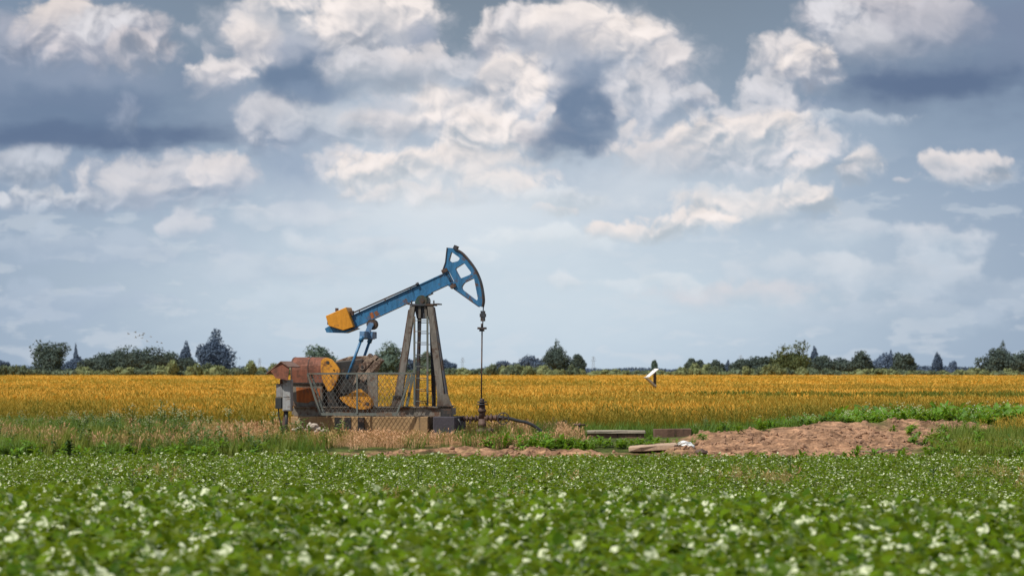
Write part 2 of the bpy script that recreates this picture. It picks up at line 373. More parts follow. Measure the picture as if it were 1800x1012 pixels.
def build_sky():
    """a far curved backdrop 12 km away that carries the clouds low over the horizon"""
    gx = np.concatenate([np.linspace(-3000, -70, 60), np.arange(-60, 1861, 1.7), np.linspace(1870, 4800, 60)])
    gy = np.concatenate([np.linspace(-1500, -30, 40), np.arange(-24, 668, 1.7), np.linspace(672, 720, 4)])
    X, Y = np.meshgrid(gx, gy)
    C = cloud_colours(X, Y)
    A = sstep(-3000, -1600, X)*(1-sstep(3400, 4800, X))*sstep(-1500, -500, Y)
    D = np.stack([(X-900)/F, np.ones_like(X), (650-Y)/F], -1); D /= np.linalg.norm(D, axis=-1)[..., None]
    V = D*12000+np.array((0, 0, CAMZ)); nx = len(gx); ny = len(gy)
    i = np.arange(ny-1)[:, None]*nx+np.arange(nx-1)[None]
    me = np_mesh('sky', V.reshape(-1, 3), np.stack([i, i+1, i+1+nx, i+nx], -1).reshape(-1, 4))
    at = me.color_attributes.new('cloud', 'FLOAT_COLOR', 'POINT')
    at.data.foreach_set('color', np.concatenate([C, A[..., None]], -1).astype(np.float32).ravel())
    m = bpy.data.materials.new('cloudy sky'); m.use_nodes = True; t = NT(m.node_tree); m.node_tree.nodes.remove(m.node_tree.nodes['Principled BSDF'])
    a = t.n('ShaderNodeAttribute', attribute_name='cloud'); e = t.n('ShaderNodeEmission'); t.link(a.outputs['Color'], e.inputs[0])
    tr = t.n('ShaderNodeBsdfTransparent'); mx = t.n('ShaderNodeMixShader'); t.link(a.outputs['Alpha'], mx.inputs[0]); t.link(tr.outputs[0], mx.inputs[1]); t.link(e.outputs[0], mx.inputs[2])
    t.link(mx.outputs[0], m.node_tree.nodes['Material Output'].inputs[0]); m.cycles.emission_sampling = 'NONE'
    tag(mesh_obj('sky', me, m), kind='structure')
build_sky()

# ------------------------------------------------------------------ ground sheet
def build_ground():
    xs = np.concatenate([-np.geomspace(3500, 18.5, 26), np.arange(-18, 18.01, .12), np.geomspace(18.5, 3500, 26)])
    ys = np.concatenate([np.arange(4, 36, 1.), np.arange(36, 88, .5), np.arange(88, 116, .12), np.arange(116, 160, 1.), np.geomspace(161, 9000, 40)])
    X, Y = np.meshgrid(xs, ys); Z = height(X, Y)
    nx = len(xs); ny = len(ys)
    V = np.stack([X, Y, Z], -1).reshape(-1, 3)
    i = np.arange(ny-1)[:, None]*nx+np.arange(nx-1)[None]
    q = np.stack([i, i+1, i+1+nx, i+nx], -1).reshape(-1, 4)
    me = np_mesh('ground', V, q)
    dm = dirtmask(X, Y)
    n = fbm(X*.5, Y*.5, 4)
    soil = np.array((.10, .065, .035)); dirt = np.array((.37, .215, .13)); green = np.array((.07, .11, .02)); straw = np.array((.30, .17, .075))
    C = soil[None, None]*np.ones(X.shape+(1,))
    g = sstep(92, 94, Y)[..., None]*(.8)
    C = C*(1-g)+green*g
    s = (sstep(-11, -8, X)*(1-sstep(.5, 2, X))*sstep(95, 96.5, Y+2*(n-.5))*(1-sstep(103, 106, Y)))[..., None]
    C = C*(1-s)+straw*s
    far = sstep(104, 112, Y)[..., None]; C = C*(1-far)+np.array((.22, .14, .03))*far
    C = C*(1-dm[..., None])+dirt*dm[..., None]
    at = me.color_attributes.new('albedo', 'FLOAT_COLOR', 'POINT')
    at.data.foreach_set('color', np.concatenate([C.reshape(-1, 3), np.ones((len(V), 1))], 1).astype(np.float32).ravel())
    m, t, b = newmat('field soil')
    a = t.n('ShaderNodeAttribute', attribute_name='albedo').outputs['Color']
    co = t.n('ShaderNodeTexCoord').outputs['Object']
    n1 = t.noise(co, 2.2, 8, .65); n2 = t.noise(co, 9, 5, .6); n3 = t.noise(t.vec('MULTIPLY', co, (.6, 1.6, 1)), .9, 5, .6)
    k = t.math('MULTIPLY', t.mr(n1, .3, .7, .42, 1.4), t.mr(n2, .3, .7, .65, 1.28))
    vs = t.n('ShaderNodeVectorMath', operation='SCALE'); t.link(a, vs.inputs[0]); t.link(k, vs.inputs['Scale'])
    c = t.mix(t.mr(n3, .44, .62, 0, .75), vs.outputs[0], t.mix(.5, vs.outputs[0], (.16, .09, .06), 'MULTIPLY'))
    t.link(c, b.inputs['Base Color']); b.inputs['Roughness'].default_value = .95; b.inputs['Specular IOR Level'].default_value = .15
    bp = t.n('ShaderNodeBump'); bp.inputs['Strength'].default_value = 1.; bp.inputs['Distance'].default_value = .12
    t.link(t.math('ADD', n1, t.math('MULTIPLY', n2, .5)), bp.inputs['Height']); t.link(bp.outputs[0], b.inputs['Normal'])
    me.polygons.foreach_set('use_smooth', np.ones(len(me.polygons), bool))
    tag(mesh_obj('ground', me, m), kind='structure')
build_ground()

# ------------------------------------------------------------------ scatter by geometry nodes
def scatter_tree():
    ng = bpy.data.node_groups.new('scatter', 'GeometryNodeTree')
    ng.interface.new_socket('Geometry', in_out='INPUT', socket_type='NodeSocketGeometry')
    ng.interface.new_socket('Source', in_out='INPUT', socket_type='NodeSocketCollection')
    ng.interface.new_socket('Geometry', in_out='OUTPUT', socket_type='NodeSocketGeometry')
    N = ng.nodes.new; Lk = ng.links.new
    gi = N('NodeGroupInput'); go = N('NodeGroupOutput')
    ci = N('GeometryNodeCollectionInfo'); ci.inputs['Separate Children'].default_value = True; ci.inputs['Reset Children'].default_value = True
    Lk(gi.outputs[1], ci.inputs[0])
    ip = N('GeometryNodeInstanceOnPoints'); ip.inputs['Pick Instance'].default_value = True
    Lk(gi.outputs[0], ip.inputs['Points']); Lk(ci.outputs[0], ip.inputs['Instance'])
    def na(name, typ):
        n = N('GeometryNodeInputNamedAttribute'); n.data_type = typ; n.inputs[0].default_value = name; return n.outputs[0]
    Lk(na('pick', 'INT'), ip.inputs['Instance Index'])
    er = N('FunctionNodeEulerToRotation'); Lk(na('rot', 'FLOAT_VECTOR'), er.inputs[0]); Lk(er.outputs[0], ip.inputs['Rotation'])
    Lk(na('scl', 'FLOAT_VECTOR'), ip.inputs['Scale'])
    Lk(ip.outputs[0], go.inputs[0])
    return ng
SCAT = scatter_tree()
def scatter(name, pts, protos, label, cat, smin=.8, smax=1.2, tilt=.12, tint=None, pick=None, scl=None):
    n = len(pts)
    cl = bpy.data.collections.new(name+'_source')
    for p in protos: cl.objects.link(p)
    me = bpy.data.meshes.new(name); me.vertices.add(n); me.vertices.foreach_set('co', np.asarray(pts, np.float32).ravel())
    def attr(nm, typ, key, arr): me.attributes.new(nm, typ, 'POINT').data.foreach_set(key, np.asarray(arr).ravel())
    rot = np.stack([rng.normal(0, tilt, n), rng.normal(0, tilt, n), rng.uniform(0, 6.283, n)], -1).astype(np.float32)
    attr('rot', 'FLOAT_VECTOR', 'vector', rot)
    s = rng.uniform(smin, smax, n)
    s3 = np.stack([s, s, s*rng.uniform(.85, 1.15, n)], -1)
    if scl is not None: s3 = s3*np.asarray(scl).reshape(n, -1)
    attr('scl', 'FLOAT_VECTOR', 'vector', s3.astype(np.float32))
    attr('pick', 'INT', 'value', (rng.integers(0, len(protos), n) if pick is None else pick).astype(np.int32))
    attr('tint', 'FLOAT', 'value', (np.zeros(n) if tint is None else np.clip(tint, 0, 1)).astype(np.float32))
    o = mesh_obj(name, me)
    md = o.modifiers.new('scatter', 'NODES'); md.node_group = SCAT
    for it in SCAT.interface.items_tree:
        if it.name == 'Source': md[it.identifier] = cl
    tag(o, label, cat, kind='stuff')
    return o

# ---- plant prototypes (meshes of blades and leaves)
class Leaves:
    def __init__(s): s.v = []; s.q = []; s.m = []
    def quad(s, a, b, c, d, m=0):
        k = len(s.v); s.v += [a, b, c, d]; s.q.append((k, k+1, k+2, k+3)); s.m.append(m)
    def blade(s, base, ang, h, lean, wd, m=0, segs=3, m2=None, fold=0):
        ca, sa = math.cos(ang), math.sin(ang)
        pts = []
        for i in range(segs+1):
            t = i/segs; o = lean*t*t; ww = wd*(1-t*.92)
            c = (base[0]+ca*o, base[1]+sa*o, base[2]+h*(t-.25*min(1, lean/h)*t*t))
            pts.append(((c[0]-sa*ww/2, c[1]+ca*ww/2, c[2]), (c[0]+sa*ww/2, c[1]-ca*ww/2, c[2])))
        k = len(s.v)
        for a, b in pts: s.v += [a, b]
        for i in range(segs):
            s.q.append((k+2*i, k+2*i+1, k+2*i+3, k+2*i+2)); s.m.append(m if (m2 is None or i < segs-1) else m2)
    def leaf(s, base, ang, pitch, ln, wd, droop, m=0, cup=.25):
        """broad heart-shaped leaf"""
        ca, sa = math.cos(ang), math.sin(ang)
        prof = [(0, .18), (.12, .82), (.32, 1), (.6, .74), (.85, .34), (1, .02)]
        rows = []
        for t, wq in prof:
            a = pitch-droop*t; r = ln*t
            # integrate roughly along a drooping arc
            x = r*math.cos(pitch-droop*t*.5); z = r*math.sin(pitch-droop*t*.5)
            hw = wd*wq/2; lift = hw*cup
            wob = random.uniform(-.012, .012)
            c = (base[0]+ca*x, base[1]+sa*x, base[2]+z)
            rows.append(((c[0]-sa*hw, c[1]+ca*hw, c[2]+lift+wob), c, (c[0]+sa*hw, c[1]-ca*hw, c[2]+lift-wob)))
        k = len(s.v)
        for r_ in rows: s.v += list(r_)
        for i in range(len(rows)-1):
            b = k+3*i
            s.q += [(b, b+1, b+4, b+3), (b+1, b+2, b+5, b+4)]; s.m += [m, m]
    def stem(s, p, q, r, m=0):
        p = Vector(p); q = Vector(q)
        for a in (0, 2.1, 4.2):
            o1 = Vector((math.cos(a), math.sin(a), 0))*r; o2 = Vector((math.cos(a+2.1), math.sin(a+2.1), 0))*r
            s.quad(tuple(p+o1), tuple(p+o2), tuple(q+o2*.6), tuple(q+o1*.6), m)
    def build(s, name, mats, smooth=True, link=False, parent=None):
        me = np_mesh(name, s.v, s.q)
        for mt in mats: me.materials.append(mt)
        me.polygons.foreach_set('material_index', np.asarray(s.m, np.int32))
        me.polygons.foreach_set('use_smooth', np.full(len(s.q), smooth))
        return mesh_obj(name, me, None, parent, link)

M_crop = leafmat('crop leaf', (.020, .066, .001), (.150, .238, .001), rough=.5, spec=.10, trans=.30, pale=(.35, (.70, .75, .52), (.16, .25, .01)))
M_cropd = leafmat('crop stem', (.05, .12, .015), (.09, .18, .02), rough=.6, trans=.0)
def crop_plant(seed, h=.24, nl=9, ls=.17):
    random.seed(seed); L = Leaves()
    L.stem((0, 0, 0), (random.uniform(-.02, .02), random.uniform(-.02, .02), h), .008, 1)
    a = random.uniform(0, 6.28)
    for i in range(nl):
        t = i/(nl-1); a += 2.4+random.uniform(-.4, .4)
        z = h*(.25+.75*t); ln = ls*(1.15-.55*t)*random.uniform(.8, 1.2)
        L.leaf((.02*math.cos(a), .02*math.sin(a), z), a, random.uniform(.15, .75)+.5*t*t, ln, ln*random.uniform(.72, .95), random.uniform(.6, 1.5), 0, random.uniform(.05, .4))
    return L.build('crop_plant', [M_crop, M_cropd])
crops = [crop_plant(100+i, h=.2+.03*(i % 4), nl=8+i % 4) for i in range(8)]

def field_pts(y0, y1, dens, halfw, keep=None, jitter=True):
    """random points over a trapezoid that widens with distance; halfw is m per m of distance"""
    n = int(dens*(y1-y0)*(y0+y1)*halfw)
    y = np.sqrt(rng.uniform(y0*y0, y1*y1, n)); x = rng.uniform(-1, 1, n)*y*halfw
    if keep is not None:
        k = rng.random(n) < keep(x, y); x = x[k]; y = y[k]
    return x, y
def pts3(x, y, dz=0.): return np.stack([x, y, height(x, y)+dz], -1)

def crop_tint(x, y):
    return None
x, y = field_pts(21, 46, 27, .18, lambda x, y: (y < crest(x)+3)*1.)
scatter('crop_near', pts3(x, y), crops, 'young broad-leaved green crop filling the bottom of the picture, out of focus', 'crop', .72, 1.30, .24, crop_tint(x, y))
def gapmask(x, y): return sstep(.54, .68, fbm(x*.35+70, y*.12+4, 4))*sstep(60, 64, y)*(1-sstep(78, 84, y))
def crop_edge(x, y):
    n = fbm(x*.6+20, y*.6, 4)-.5
    e = 92.4+n*4.2+1.6*(fbm(x*1.7+3, y*.4, 3)-.5)
    gap = gapmask(x, y)
    return (1-sstep(e-.3, e+.3, y))*(y > crest(x)+2.5)*(1-.5*gap)*(1-sstep(.4, .8, dirtmask(x, y)))
x, y = field_pts(43, 95.5, 21, .17, crop_edge)
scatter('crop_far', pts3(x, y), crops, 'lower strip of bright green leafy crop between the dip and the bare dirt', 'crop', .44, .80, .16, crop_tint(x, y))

# grass tufts
def tuft(seed, mats, n, h, spread, wd, lean, heads=None, hm=1, hw=.02, hl=.1, m2=None):
    random.seed(seed); L = Leaves()
    for i in range(n):
        a = random.uniform(0, 6.28); r = spread*math.sqrt(random.random()); b = random.uniform(0, 6.28)
        base = (r*math.cos(b), r*math.sin(b), 0); hh = h*random.uniform(.65, 1.15); ln = lean*random.uniform(.2, 1.2)*hh
        L.blade(base, a, hh, ln, wd, 0, 3, m2)
        if heads and random.random() < heads:
            tip = (base[0]+math.cos(a)*ln, base[1]+math.sin(a)*ln, hh*(1-.25*min(1, ln/hh)))
            for e in (0, 1.57):
                ca, sa = math.cos(a+e)*hw, math.sin(a+e)*hw
                dx, dy = math.cos(a)*hl*.4, math.sin(a)*hl*.4
                p0 = (tip[0]-dx, tip[1]-dy, tip[2]-hl*.5); p2 = (tip[0]+dx, tip[1]+dy, tip[2]+hl*.5)
                L.quad(p0, (tip[0]-ca, tip[1]-sa, tip[2]), p2, (tip[0]+ca, tip[1]+sa, tip[2]), hm)
    return L.build('grass_tuft', mats, False)
M_wst = leafmat('wheat stem', (.34, .22, .02), (.46, .28, .028), .7, .2, .25, (.075, .12, .018))
M_whd = leafmat('wheat ear', (.62, .340, .050), (.80, .485, .098), .7, .2, .25, (.10, .14, .022))
M_dry = leafmat('dry grass', (.50, .285, .165), (.68, .44, .28), .8, .15, .25, (.30, .30, .07))
M_grn = leafmat('green grass', (.055, .13, .016), (.12, .21, .025), .55, .3, .3, (.30, .26, .05))
M_brt = leafmat('bright weed', (.075, .185, .008), (.145, .29, .014), .5, .4, .35, (.05, .12, .03))
M_wed = leafmat('weed leaf', (.05, .10, .025), (.10, .17, .045), .6, .3, .25, (.16, .20, .05))
M_wfl = leafmat('white flower', (.52, .54, .32), (.66, .67, .48), .7, .2, .3)
wheat = [tuft(200+i, [M_wst, M_whd], 17, .70, .17, .012, .28, .95, 1, .012, .11) for i in range(5)]
wheat_big = [tuft(220+i, [M_wst, M_whd], 44, .76, .65, .022, .3, 1, 1, .024, .15) for i in range(4)]
WEX = [-40, -15, -11, -8, -5, 6, 7.5, 9.5, 14, 18, 22, 26, 40, 60]
WEY = [112, 111, 108, 105.5, 104, 103.2, 106, 110, 119, 127, 134, 138, 140, 140]
def wedge(x): return np.interp(x, WEX, WEY)
def wheat_tint(x, y):
    e = y-wedge(x)
    n = fbm(x*.10+3, y*.05, 4); n2 = fbm(x*.35, y*.22+11, 4)
    t = (1-sstep(-1, 5.5, e+10*(n-.5)))*.72
    t = np.maximum(t, sstep(.54, .66, n2)*(1-sstep(116, 165, y))*.65)
    t = np.maximum(t, sstep(.50, .62, fbm(x*.03+8, y*.11, 4))*.55)
    t = np.maximum(t, .6*sstep(.52, .60, fbm(x*.012+3, y*.45, 3))*sstep(125, 150, y)*(1-sstep(330, 420, y)))
    t = np.maximum(t, 1.*sstep(5, 12, x+(y-150)*.3)*np.exp(-((y-155+5*(n-.5))/(11+.5*np.clip(x-12, 0, 30)))**4))
    return np.clip(t+rng.normal(0, .09, len(x)), 0, 1)
kw = lambda x, y: sstep(-.5, .5, y-wedge(x)+2.2*(fbm(x*.7, y*.4, 3)-.5))
x, y = field_pts(102.5, 135, 13, .185, kw)
scatter('wheat_front', pts3(x, y), wheat, 'ripening wheat standing along the near edge of the golden field, greenish at the foot', 'wheat', .8, 1.15, .10, wheat_tint(x, y))
x, y = field_pts(135, 260, 1.6, .19, kw)
scatter('wheat_middle', pts3(x, y), wheat_big, 'golden wheat in the middle of the field', 'wheat', .9, 1.05, .06, wheat_tint(x, y))
x, y = field_pts(260, 800, .14, .20, kw)
scatter('wheat_distant', pts3(x, y), wheat_big, 'golden wheat running back to the hedgerow', 'wheat', .95, 1.12, .05, wheat_tint(x, y), scl=np.stack([2.2+0*x, 2.2+0*x, .98+0*x], -1))
def wheat_canopy():
    xs = np.concatenate([-np.geomspace(400, 41, 16), np.arange(-40, 40.1, .8), np.geomspace(41, 400, 16)])
    ys = np.concatenate([np.linspace(0, 1, 60)**2.2])
    X = np.repeat(xs[None], len(ys), 0)
    Y = (wedge(X)+1.4)+ys[:, None]*(815-wedge(X)-1.4)
    Z = height(X, Y)+.08+.44*sstep(.5, 9, Y-wedge(X))+.05*(fbm(X*.5, Y*.5)-.5)
    nx = len(xs); ny = len(ys); i = np.arange(ny-1)[:, None]*nx+np.arange(nx-1)[None]
    me = np_mesh('wheat_canopy', np.stack([X, Y, Z], -1).reshape(-1, 3), np.stack([i, i+1, i+1+nx, i+nx], -1).reshape(-1, 4))
    m, t, b = newmat('wheat canopy')
    co = t.n('ShaderNodeTexCoord').outputs['Object']
    n1 = t.noise(t.vec('MULTIPLY', co, (.12, .6, 1)), 1, 6, .6); n2 = t.noise(t.vec('MULTIPLY', co, (1, .4, 1)), 3, 4, .6); n3 = t.noise(t.vec('MULTIPLY', co, (.012, .06, 1)), 1, 5, .6)
    c = t.mix(t.mr(n1, .35, .68), (.64, .345, .052), (.44, .235, .032))
    c = t.mix(t.mr(n3, .44, .62, 0, .7), c, (.24, .19, .03))
    c = t.mix(t.mr(n2, .45, .7, 0, .5), c, (.22, .12, .015))
    t.link(c, b.inputs['Base Color']); b.inputs['Roughness'].default_value = .9; b.inputs['Specular IOR Level'].default_value = .1
    tag(mesh_obj('wheat_canopy', me, m), 'dense golden mass of wheat below the ears across the whole field', 'wheat', kind='stuff')
wheat_canopy()

drys = [tuft(300+i, [M_dry, M_dry], 22, .42, .13, .010, .5, .5, 1, .016, .10) for i in range(5)]
grns = [tuft(320+i, [M_grn, M_grn], 18, .40, .13, .018, .45) for i in range(5)]
def broad(seed, m, n=7, h=.3, ls=.16, flowers=0):
    random.seed(seed); L = Leaves()
    for j in range(3):
        bx, by = random.uniform(-.1, .1), random.uniform(-.1, .1); hh = h*random.uniform(.7, 1.2)
        L.stem((bx, by, 0), (bx, by, hh), .006)
        for i in range(n):
            a = random.uniform(0, 6.28); ln = ls*random.uniform(.6, 1.1)
            L.leaf((bx, by, hh*(.15+.85*i/n)), a, random.uniform(.2, 1.1), ln, ln*.42, random.uniform(.4, 1.4))
        for i in range(flowers):
            a = random.uniform(0, 6.28); r = random.uniform(0, .09); z = hh+random.uniform(-.05, .10)
            p = (bx+r*math.cos(a), by+r*math.sin(a), z)
            for k in range(2):
                q = .014; a2 = random.uniform(0, 3)
                L.quad((p[0]-q*math.cos(a2), p[1]-q*math.sin(a2), p[2]), (p[0], p[1], p[2]-q*.6), (p[0]+q*math.cos(a2), p[1]+q*math.sin(a2), p[2]), (p[0], p[1], p[2]+q*.6), 1)
    return L.build('weed_plant', [m, M_wfl], True)
brts = [broad(340+i, M_brt, 8, .26, .2, 0 if i % 3 else 3) for i in range(5)]
weds = [broad(360+i, M_wed, 9, .50, .15, [0, 0, 5, 9, 3][i]) for i in range(5)]

def dens_dry(x, y):
    n = fbm(x*.5+40, y*.35, 4)
    m = sstep(-10.2, -8.4, x+3*(n-.5))*(1-sstep(1.2, 2.6, x+2*(n-.5)))*sstep(94.9, 95.7, y+1.5*(n-.5))*(1-sstep(105, 107, y))
    well = 1-.88*sstep(-1.8, -1.2, x)*(1-sstep(1.1, 1.5, x))*sstep(96.6, 97.4, y)*(1-sstep(100.6, 101.2, y))
    slab = 1-sstep(1.4, 2.0, x)*sstep(96, 96.8, y)
    m = np.maximum(m, .45*(1-sstep(-9.5, -8.5, x))*sstep(.50, .60, fbm(x*.5+3, y*.6+50, 4))*sstep(93.5, 94.5, y)*(1-sstep(108, 111, y)))
    return m*(.35+.65*sstep(.38, .55, n))*(1-dirtmask(x, y))*well*slab
x, y = field_pts(93.5, 110, 24, .17, dens_dry)
hs = np.where((x > -7.2) & (x < 1.2) & (y < 99.8), .60, 1.)*np.where(y < 97.3, 1., .85)
scatter('dry_grass', pts3(x, y), drys, 'pinkish dry grass standing around the pump and its concrete base', 'dry grass', .6, 1.15, .14, sstep(.5, .75, fbm(x*.8, y*.8+9))*.6, scl=np.stack([0*x+1, 0*x+1, hs], -1))
x, y = field_pts(60, 84, 4, .17, lambda x, y: gapmask(x, y)*.9)
scatter('dry_patches', pts3(x, y), drys, 'dry tan grass showing in thin patches of the lower crop strip', 'dry grass', .45, .8, .25, .2+rng.random(len(x))*.7)
def dens_green(x, y):
    n = fbm(x*.45+80, y*.3+7, 4)
    left = (1-sstep(-6.4, -4.6, x+3*(n-.5)))*sstep(92.6, 93.4, y+1.2*(n-.5))*(1-sstep(0, 2.5, y-wedge(x)))
    left = left*(1-.92*sstep(-10.3, -8.6, x+2*(n-.5))*sstep(95.4, 97.4, y+2*(n-.5)))
    mid = .30*sstep(-6, -4.5, x)*(1-sstep(1, 3, x))*sstep(94.6, 95.2, y)*(1-sstep(97.2, 98.4, y))*sstep(.45, .6, n)
    back = .7*sstep(-2, 1, x)*(1-sstep(7, 9, x))*sstep(99.5, 100.5, y)*(1-sstep(-.5, 1.5, y-wedge(x)))
    right = sstep(11.3, 12.4, x+1.8*(n-.5)-.15*(y-96))*sstep(92.0, 93, y+(n-.5))*(1-sstep(99, 101, y))
    return np.clip(np.maximum(np.maximum(left, mid), np.maximum(back, right)), 0, 1)*(1-sstep(.3, .7, dirtmask(x, y)))
x, y = field_pts(92, 113, 15, .17, dens_green)
tg = np.where(x > 9, sstep(95.2, 93.4, y)*.0+.65*np.exp(-((y-94.2)/1.0)**2)+.2, sstep(.45, .7, fbm(x*.4, y*.5+30))*.55)
scatter('green_grass', pts3(x, y), grns, 'rough green grass on the bank in front of the wheat', 'grass', .7, 1.3, .12, tg)
x2, y2 = field_pts(92.5, 112, 3.2, .17, lambda x, y: (1-sstep(-6.2, -5, x))*sstep(93, 94, y)*(1-sstep(0, 2, y-wedge(x)))*sstep(.36, .56, fbm(x*.4+33, y*.35, 4))*(1-.9*sstep(-10.3, -8.6, x)*sstep(95.8, 97.2, y)))
x3, y3 = field_pts(94.5, 104, 2.0, .12, lambda x, y: (sstep(1.0, 1.3, x)*(1-sstep(1.5, 1.9, x))*.5+sstep(5.2, 5.6, x)*(1-sstep(6.5, 7.5, x))*.6+.12*sstep(-6, -5, x)*(1-sstep(-3, -2.4, x))*(y < 97))*sstep(.42, .56, fbm(x*.6+13, y*.5, 4))*(1-dirtmask(x, y)))
x = np.concatenate([x2, x3]); y = np.concatenate([y2, y3])
scatter('weeds', pts3(x, y), weds, 'straggling grey-green weeds with tiny white flowers left of and around the pump', 'weeds', .6, 1.2, .12, sstep(.5, .7, fbm(x, y+5))*.5)
def dens_bright(x, y):
    n = fbm(x*.6+10, y*.5+70, 4)
    a = sstep(-1.2, .4, x+2*(n-.5))*(1-sstep(5.0, 6.0, x+(n-.5)))*sstep(94.0, 94.8, y+1.6*(n-.5))*(1-sstep(96.2, 97.0, y+1.5*(n-.5)))
    b = .5*(1-sstep(-9, -5, x))*sstep(92, 92.8, y)*(1-sstep(93.8, 95, y+2*(n-.5)))
    ry = np.interp(x, MRX, MRY)
    d = y-ry
    c = sstep(7.2, 9.0, x+(n-.5)*2)*sstep(.6, 1.6, d+2*(n-.5))*(1-sstep(-.5, .6, y-wedge(x)+.5))*(1-.62*sstep(13.5, 16, x))
    e = .25*sstep(4, 6, x)*(1-sstep(11, 12, x))*(y < 93.2)*(y > 91.4)*sstep(.5, .6, n)
    f = .6*sstep(10.2, 10.9, x)*(1-sstep(12, 13, x))*sstep(95.5, 96.5, y)*(1-sstep(98, 99, y))
    g = .5*sstep(11, 12, x)*sstep(92.5, 93.2, y)*(1-sstep(95, 97, y))
    h = .22*sstep(.62, .70, n)*sstep(5, 6, x)*(x < 14)
    return np.clip(np.maximum.reduce([a, b, c*sstep(.25, .4, n), e, f, g, h]), 0, 1)*(1-.85*sstep(.4, .8, dirtmask(x, y))*(h <= 0))
x, y = field_pts(91.5, 160, 12, .17, dens_bright)
scatter('bright_weeds', pts3(x, y), brts, 'bright yellow-green broad weeds round the slabs and behind the dirt mound', 'weeds', .7, 1.25, .12, sstep(.55, .75, fbm(x*.8, y*.8))*.6, scl=np.where(y > 111, 1.75, np.where(y > 104, 1.3, np.where((x > 1.5) & (x < 5.6), .72, .9))).reshape(-1, 1))
# thin wheat-like grass patch at the right edge
x, y = field_pts(97, 103.5, 17, .172, lambda x, y: sstep(.2, 2.2, x-(11.6+.25*(y-94))+2.6*(fbm(x*.6, y*.4)-.5))*sstep(97.3, 98.3, y))
scatter('reed_grass', pts3(x, y), wheat, 'tall greenish straw grass in front of the green strip at the right edge', 'grass', .6, .88, .1, .25+.5*fbm(x*.5, y*.5), scl=np.stack([0*x+1, 0*x+1, .45+.55*sstep(12.3, 15.5, x)], -1))

# ------------------------------------------------------------------ materials for the machine
M_blue = paint('blue paint', (.028, .150, .32), .20, (.10, .045, .022), .45, .42)
M_blue2 = paint('faded blue paint', (.10, .21, .38), .25, (.10, .06, .04), .5, .3)
M_bdark = paint('dark worn edge', (.035, .04, .055), .5, (.06, .035, .022), .6)
M_yel = paint('yellow paint', (.58, .24, .012), .18, (.17, .06, .02), .5, .22)
M_yel2 = paint('dirty yellow paint', (.60, .26, .018), .30, (.13, .05, .02), .55, .3)
M_grey = paint('worn grey steel', (.19, .17, .145), .45, (.11, .06, .04), .6, .45)
M_gdark = paint('dark oily steel', (.030, .028, .028), .3, (.08, .045, .03), .45, .4)
M_green = paint('dark green casting', (.03, .065, .05), .3, (.05, .035, .025), .5)
M_rustr = paint('rusty red sheet', (.21, .07, .04), .45, (.11, .045, .03), .7, .4)
M_rustor = paint('orange rust panel', (.36, .10, .02), .3, (.16, .07, .04), .75, .5)
M_leg = paint('weathered leg steel', (.130, .115, .10), .38, (.07, .045, .034), .65, .6, 2.2)
M_brown = paint('brown oily steel', (.31, .225, .165), .5, (.07, .04, .03), .7, .5)
M_mesh = paint('dull wire mesh', (.09, .095, .095), .35, (.10, .06, .04), .6)
M_fence = paint('galvanised fence', (.115, .13, .12), .25, (.13, .08, .05), .55, .3)
M_rustd = paint('dark rust', (.11, .065, .05), .5, (.05, .03, .025), .7)
M_black = paint('black rubber', (.022, .026, .03), .1, (.05, .04, .035), .5)
M_conc = None
def concrete(name, col, stain=(.02, .015, .014), amt=.5):
    m, t, b = newmat(name)
    co = t.n('ShaderNodeTexCoord').outputs['Object']
    n1 = t.noise(co, 1.6, 7, .6); n2 = t.noise(co, 14, 5, .6)
    drip = t.noise(t.vec('MULTIPLY', co, (3.2, 3.2, .35)), 1.4, 5, .6)
    c = t.mix(t.mr(n1, .3, .7), col, tuple(v*.62 for v in col))
    c = t.mix(t.mr(n2, .4, .75, 0, .35), c, tuple(v*1.3 for v in col))
    c = t.mix(t.mr(drip, .70-amt*.32, .78-amt*.22, 0, .95), c, stain)
    t.link(c, b.inputs['Base Color']); b.inputs['Roughness'].default_value = .9
    bp = t.n('ShaderNodeBump'); bp.inputs['Strength'].default_value = .5; bp.inputs['Distance'].default_value = .02
    t.link(t.math('ADD', n1, n2), bp.inputs['Height']); t.link(bp.outputs[0], b.inputs['Normal'])
    return m
M_conc = concrete('tan concrete', (.36, .235, .12), amt=.36)
M_concd = concrete('dark tarred block', (.055, .05, .065), amt=.5)
M_slab = concrete('pale slab', (.36, .31, .25), (.10, .07, .05), .3)
M_brick = concrete('brown masonry', (.17, .095, .065), (.03, .02, .018), .5)

# ------------------------------------------------------------------ pump jack (local frame: x along the beam, yawed 10 degrees)
YAW = R(-10); CY, SY = math.cos(YAW), -math.sin(YAW)
PX0 = 742.
def P(px, py, ly=0.):
    return Vector((((px-PX0)/60-ly*SY)/CY, ly, CAMZ+(650-py)/60))
def P2(px, py, ly=0.):
    p = P(px, py, ly); return (p.x, p.z)
def poly(pts, ly): return [P2(a, b, ly) for a, b in pts]
ORG = ((PX0-900)/60, 100., 0.)
pj = empty('pump_jack', ORG, YAW)
tag(pj, 'blue and yellow oil pump jack with raised horse head standing in the field', 'pump jack')

